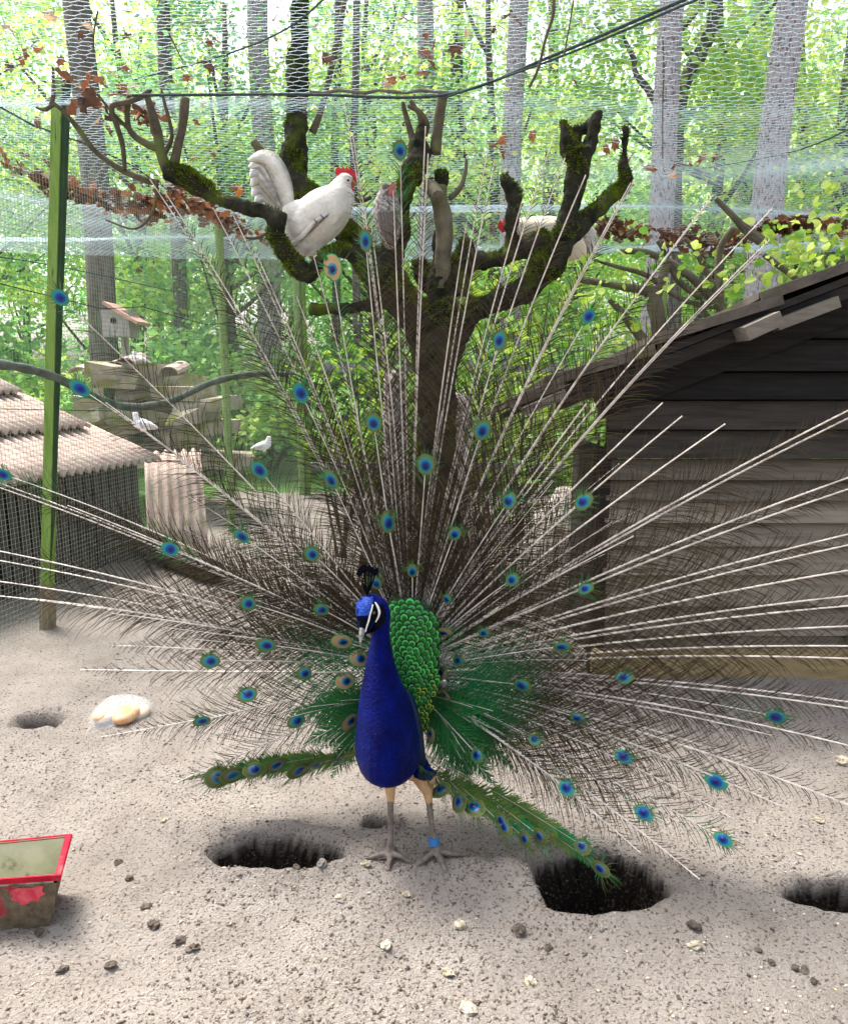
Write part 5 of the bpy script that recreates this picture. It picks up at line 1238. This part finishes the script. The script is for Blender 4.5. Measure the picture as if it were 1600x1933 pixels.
# plain brown tail quills propping up the fan from behind
M_RECT = mat('brown_tail_quill', (.09, .07, .05), .8, (.15, .12, .09), nscale=30, stretch=(8, 8, 1))
for k in range(11):
    a = R(-58 + k * 11.6); ln = 240; mb = MB()
    p0, p1 = W(775 + math.sin(a) * 40, 1268 - math.cos(a) * 60, 2.34), W(775 + math.sin(a) * ln, 1268 - math.cos(a) * ln, 2.36); d = (p1 - p0).normalized(); sv = Vector((d.z, 0, -d.x))
    L = (p1 - p0).length; ring = []
    for t, h in ((0, .004), (.3, .014), (.7, .022), (.92, .018), (1, .004)):
        q = p0 + d * L * t; ring.append([q - sv * h, q + Vector((0, -.003, 0)), q + sv * h, q + Vector((0, .003, 0))])
    mb.loft(ring); mb.build('tail_quill', M_RECT, peacock)

# ================================================================== POULTRY
M_WF = mat('white_plumage', (.64, .61, .53), .85, (.84, .82, .75), nscale=13, bump=1.0, bscale=38, bdist=.015)
M_WF2 = mat('grey_white_plume', (.42, .42, .44), .75, (.80, .80, .80), nscale=7, stretch=(2, 2, 6), bump=.3, bscale=60)
M_CREAMF = mat('cream_plumage', (.70, .60, .40), .8, (.82, .77, .64), nscale=12, bump=.4, bscale=50)
M_GREYF = mat('speckled_grey_plumage', (.10, .09, .085), .85, (.42, .39, .37), nscale=70, lo=.4, hi=.6, bump=.6, bscale=90, bdist=.005)
M_GREYD = mat('dark_grey_plumage', (.09, .075, .07), .85, (.20, .175, .16), nscale=40, stretch=(6, 6, 1))
M_COMB = mat('red_comb', (.52, .006, .015), .5, (.62, .02, .03), nscale=40, bump=.4, bscale=90, spec=.4)
M_SHANK = mat('yellow_shank', (.30, .20, .09), .7)
M_DKP = mat('dark_wing_edge', (.20, .19, .19), .8)
M_DOVE = mat('white_dove_plumage', (.78, .79, .82), .8, bump=.2, bscale=60)
def chain(mb, rows, n=12, seg=4):
    q = spline([list(W(a, b, Y)) + [r * S(b, Y)] for a, b, Y, r in rows], seg); mb.tube([Vector(p[:3]) for p in q], [max(.001, p[3]) for p in q], n)
def plume(rows, wds, nm, m, parent, th=.006):
    """A curved flat feather with thickness: rows photo x, y, depth; widths in photo pixels."""
    q = spline([list(r_) + [w_] for r_, w_ in zip(rows, wds)], 5); P = [W(a, b, Y) for a, b, Y, _ in q]; mb = MB(); rings = []
    for i, p in enumerate(P):
        d = (P[min(i + 1, len(P) - 1)] - P[max(i - 1, 0)]).normalized(); sv = Vector((d.z, 0, -d.x)).normalized(); h = q[i][3] * S(q[i][1], q[i][2]) / 2
        rings.append([p - sv * h, p + Vector((0, -th, 0)), p + sv * h, p + Vector((0, th, 0))])
    mb.loft(rings); mb.smooth = True; return mb.build(nm, m, parent)
def comb(pts, Y, th, parent, m=M_COMB, nm='comb'):
    mb = MB(); f = [W(a, b, Y) + Vector((0, -th, 0)) for a, b in pts]; k = [W(a, b, Y) + Vector((0, th, 0)) for a, b in pts]; c = sum(f, Vector()) / len(f); c2 = sum(k, Vector()) / len(k)
    b0 = [mb.vert(p) for p in f]; b1 = [mb.vert(p) for p in k]; i0 = mb.vert(c + Vector((0, -th * .6, 0))); i1 = mb.vert(c2 + Vector((0, th * .6, 0))); n = len(pts)
    for i in range(n):
        j = (i + 1) % n; mb.face((i0, b0[i], b0[j])); mb.face((i1, b1[j], b1[i])); mb.face((b0[i], b1[i], b1[j], b0[j]))
    return mb.build(nm, m, parent)
# white cockerel
K = 3.74
ck = empty('cockerel', W(592, 505, K + .1)); tag(ck, 'white cockerel with red comb and arched tail perched on the mossy limb', 'cockerel')
mb = MB()
chain(mb, [(545, 420, K, 22), (565, 425, K, 40), (590, 420, K, 46), (620, 395, K, 44), (640, 370, K, 32), (646, 352, K, 22), (650, 340, K, 15), (654, 334, K, 10)], 16)
chain(mb, [(548, 440, K, 18), (570, 455, K, 30), (592, 465, K, 22), (596, 480, K, 10)], 12); chain(mb, [(645, 340, K, 14), (656, 340, K - .01, 13), (664, 344, K - .01, 8)], 10)
chain(mb, [(535, 395, K, 14), (550, 405, K, 30), (580, 420, K, 40)], 12)
for dx in (0, 16): chain(mb, [(590 + dx, 470, K + dx * .003, 9), (588 + dx, 486, K + dx * .003, 5), (598 + dx, 500, K + .05, 4), (606 + dx, 514, K + .10, 4)], 7)
me = fuse(mb, .007, 4); me.materials.append(M_WF); me.materials.append(M_SHANK)
zl = W(590, 484, K).z; me.polygons.foreach_set('material_index', [1 if p.center.z < zl else 0 for p in me.polygons]); cb_ = link('body', me, ck)
TF = [((534, 350), (516, 310), (494, 297), (468, 303)), ((528, 350), (508, 318), (490, 308), (470, 316)), ((522, 352), (502, 328), (486, 322), (472, 334)), ((518, 358), (500, 340), (486, 338), (474, 352)),
      ((518, 366), (502, 354), (488, 354), (476, 370)), ((520, 376), (506, 368), (494, 370), (482, 384)), ((526, 384), (514, 378), (504, 382), (494, 392)), ((524, 345), (508, 322), (496, 316), (480, 312)), ((516, 360), (500, 345), (490, 345), (480, 352))]
for i, (a1, a2, a3, a4) in enumerate(TF):
    y_ = K - .03 + .012 * i
    plume([(546, 402, y_), (*a1, y_), (*a2, y_), (*a3, y_ + .01), (*a4, y_ + .01)], [22, 36, 36, 28, 5], 'tail_feather', (M_WF, M_WF2, M_WF2)[i % 3], ck, .004)
cbv = BVHTree.FromPolygons([v.co for v in me.vertices], [p.vertices for p in me.polygons])
def on_cock(px, py, off):
    o_ = Vector((0, 0, CAM_H)); d_ = (W(px, py, K) - o_).normalized(); h = cbv.ray_cast(o_, d_)
    return (h[0] + h[1] * off) if h[0] is not None else W(px, py, K - .02)
def laid(rows, wds, nm, m, off=.004):
    q = spline([list(a_) + [b_] for a_, b_ in zip(rows, wds)], 5); mb = MB(); mb.smooth = True; rings = []
    P = [on_cock(a_, b_, off) for a_, b_, _ in q]
    for i, p in enumerate(P):
        d = (P[min(i + 1, len(P) - 1)] - P[max(i - 1, 0)]).normalized(); sv = Vector((d.z, 0, -d.x)).normalized(); h = q[i][2] * S(q[i][1], K) / 2
        rings.append([p - sv * h + Vector((0, .003, 0)), p + Vector((0, -.002, 0)), p + sv * h + Vector((0, .003, 0)), p + Vector((0, .004, 0))])
    mb.loft(rings); mb.build(nm, m, ck)
for i in range(9):
    a = i / 8; laid([(618 - 24 * a, 402 + 16 * a), (588 - 16 * a, 428 + 14 * a), (560 - 6 * a, 454 + 8 * a), (546 + 2 * a, 472 - 2 * a)], [8, 13, 10, 2], 'wing_feather', M_DKP if i in (3, 7) else (M_WF2 if i % 2 else M_WF), .004 + .0008 * i)
comb([(634, 330), (633, 320), (640, 316), (645, 322), (646, 312), (652, 322), (654, 314), (660, 323), (664, 314), (667, 326), (674, 324), (674, 340), (670, 350), (662, 342), (648, 333)], K - .01, .007, cb_)
for dd in (-.014, .014): comb([(656, 338), (666, 345), (667, 362), (661, 376), (655, 368), (653, 350)], K + dd, .006, cb_, nm='wattle')
mb = MB(); chain(mb, [(664, 342, K - .01, 5), (672, 346, K - .01, 3.5), (678, 351, K - .01, 1)], 8); mb.build('beak', M_SHANK, cb_)
mb = MB(); mb.ell(W(657, 340, K - .045), (.006, .004, .006), None, 10, 6); mb.build('eye', M_EYE, cb_)
# grey hen
HN = 3.50
hen = empty('hen', W(735, 470, HN + .05)); tag(hen, 'speckled grey hen perched among the mossy limbs beside the cockerel', 'hen')
mb = MB(); chain(mb, [(738, 470, HN + .04, 8), (735, 445, HN + .02, 20), (732, 415, HN, 26), (730, 390, HN, 26), (731, 372, HN - .01, 21), (732, 358, HN - .02, 15), (733, 350, HN - .02, 11)], 14)
me = fuse(mb, .006, 3); me.materials.append(M_GREYF); hb = link('body', me, hen)
for i in range(6): plume([(716 + i * 6, 398, HN - .075), (720 + i * 5, 425, HN - .07), (733 + i * 2, 462, HN - .02)], [8, 10, 3], 'wing_feather', M_GREYD, hen)
comb([(738, 346), (744, 343), (747, 352), (746, 366), (740, 373), (733, 366), (736, 354)], HN - .055, .008, hb, mat('pink_face', (.42, .09, .10), .7), 'face')
mb = MB(); mb.ell(W(727, 352, HN - .045), (.016, .014, .014), None, 10, 7); mb.smooth = True; mb.build('head_tuft', M_GREYD, hb)
mb = MB(); chain(mb, [(742, 360, HN - .06, 4), (748, 364, HN - .075, 1)], 7); mb.build('beak', M_SHANK, hb)
# second white bird, half hidden
C2 = 3.86
w2 = empty('pale_fowl', W(1010, 455, C2)); tag(w2, 'cream-white fowl with red comb half hidden behind the right limb', 'fowl')
mb = MB(); chain(mb, [(962, 425, C2 - .02, 11), (975, 430, C2 - .02, 18), (1000, 436, C2, 26), (1040, 440, C2, 30), (1075, 446, C2, 24), (1098, 450, C2, 14)], 14); chain(mb, [(1030, 455, C2, 22), (1080, 470, C2, 26), (1092, 488, C2, 14)], 12)
me = fuse(mb, .008, 3); me.materials.append(M_CREAMF); wb = link('body', me, w2)
for i in range(5): plume([(1080, 440, C2 - .02 + .01 * i), (1098, 428 + 8 * i, C2 - .02 + .01 * i), (1116, 440 + 8 * i, C2), (1120, 455 + 6 * i, C2)], [12, 20, 18, 3], 'tail_feather', M_WF2 if i % 2 else M_WF, w2)
comb([(938, 428), (943, 415), (947, 422), (951, 411), (955, 420), (958, 426), (955, 437), (947, 439)], C2 - .04, .007, wb)
# white doves
def dove(px, py, Y, sc, label, face=1, ground=False):
    o = empty('dove', W(px, py + 12 * sc, Y)); tag(o, label, 'dove')
    f = face; mb = MB()
    chain(mb, [(px - 11 * sc * f, py - 16 * sc, Y, 4.5 * sc), (px - 10 * sc * f, py - 9 * sc, Y, 5.5 * sc), (px - 7 * sc * f, py, Y, 9 * sc), (px + 2 * sc * f, py + 4 * sc, Y, 10 * sc), (px + 13 * sc * f, py + 6 * sc, Y, 7 * sc), (px + 24 * sc * f, py + 9 * sc, Y, 3 * sc)], 12)
    for k in (-1, 3): chain(mb, [(px + k * sc, py + 8 * sc, Y, 2 * sc), (px + k * sc, py + 18 * sc, Y, 1.2 * sc)], 6)
    me = fuse(mb, .005, 3); me.materials.append(M_DOVE); b = link('body', me, o)
    plume([(px + 2 * f * sc, py + 2 * sc, Y - .04), (px + 14 * f * sc, py + 5 * sc, Y - .04), (px + 28 * f * sc, py + 10 * sc, Y - .01)], [9 * sc, 9 * sc, 2], 'wing', M_DOVE, o)
    mb = MB(); chain(mb, [(px - 14 * sc * f, py - 16 * sc, Y, 1.6 * sc), (px - 18 * sc * f, py - 15 * sc, Y, .5 * sc)], 6); mb.build('beak', M_SHANK, b)
dove(268, 797, 5.72, 1.15, 'white dove sitting at the right end of the corrugated hutch roof', 1)
dove(262, 676, 7.5, .8, 'white dove sitting on top of the mossy slab pile', 1)
dove(498, 838, 7.0, .9, 'white dove standing on the ground behind the side fence', -1)
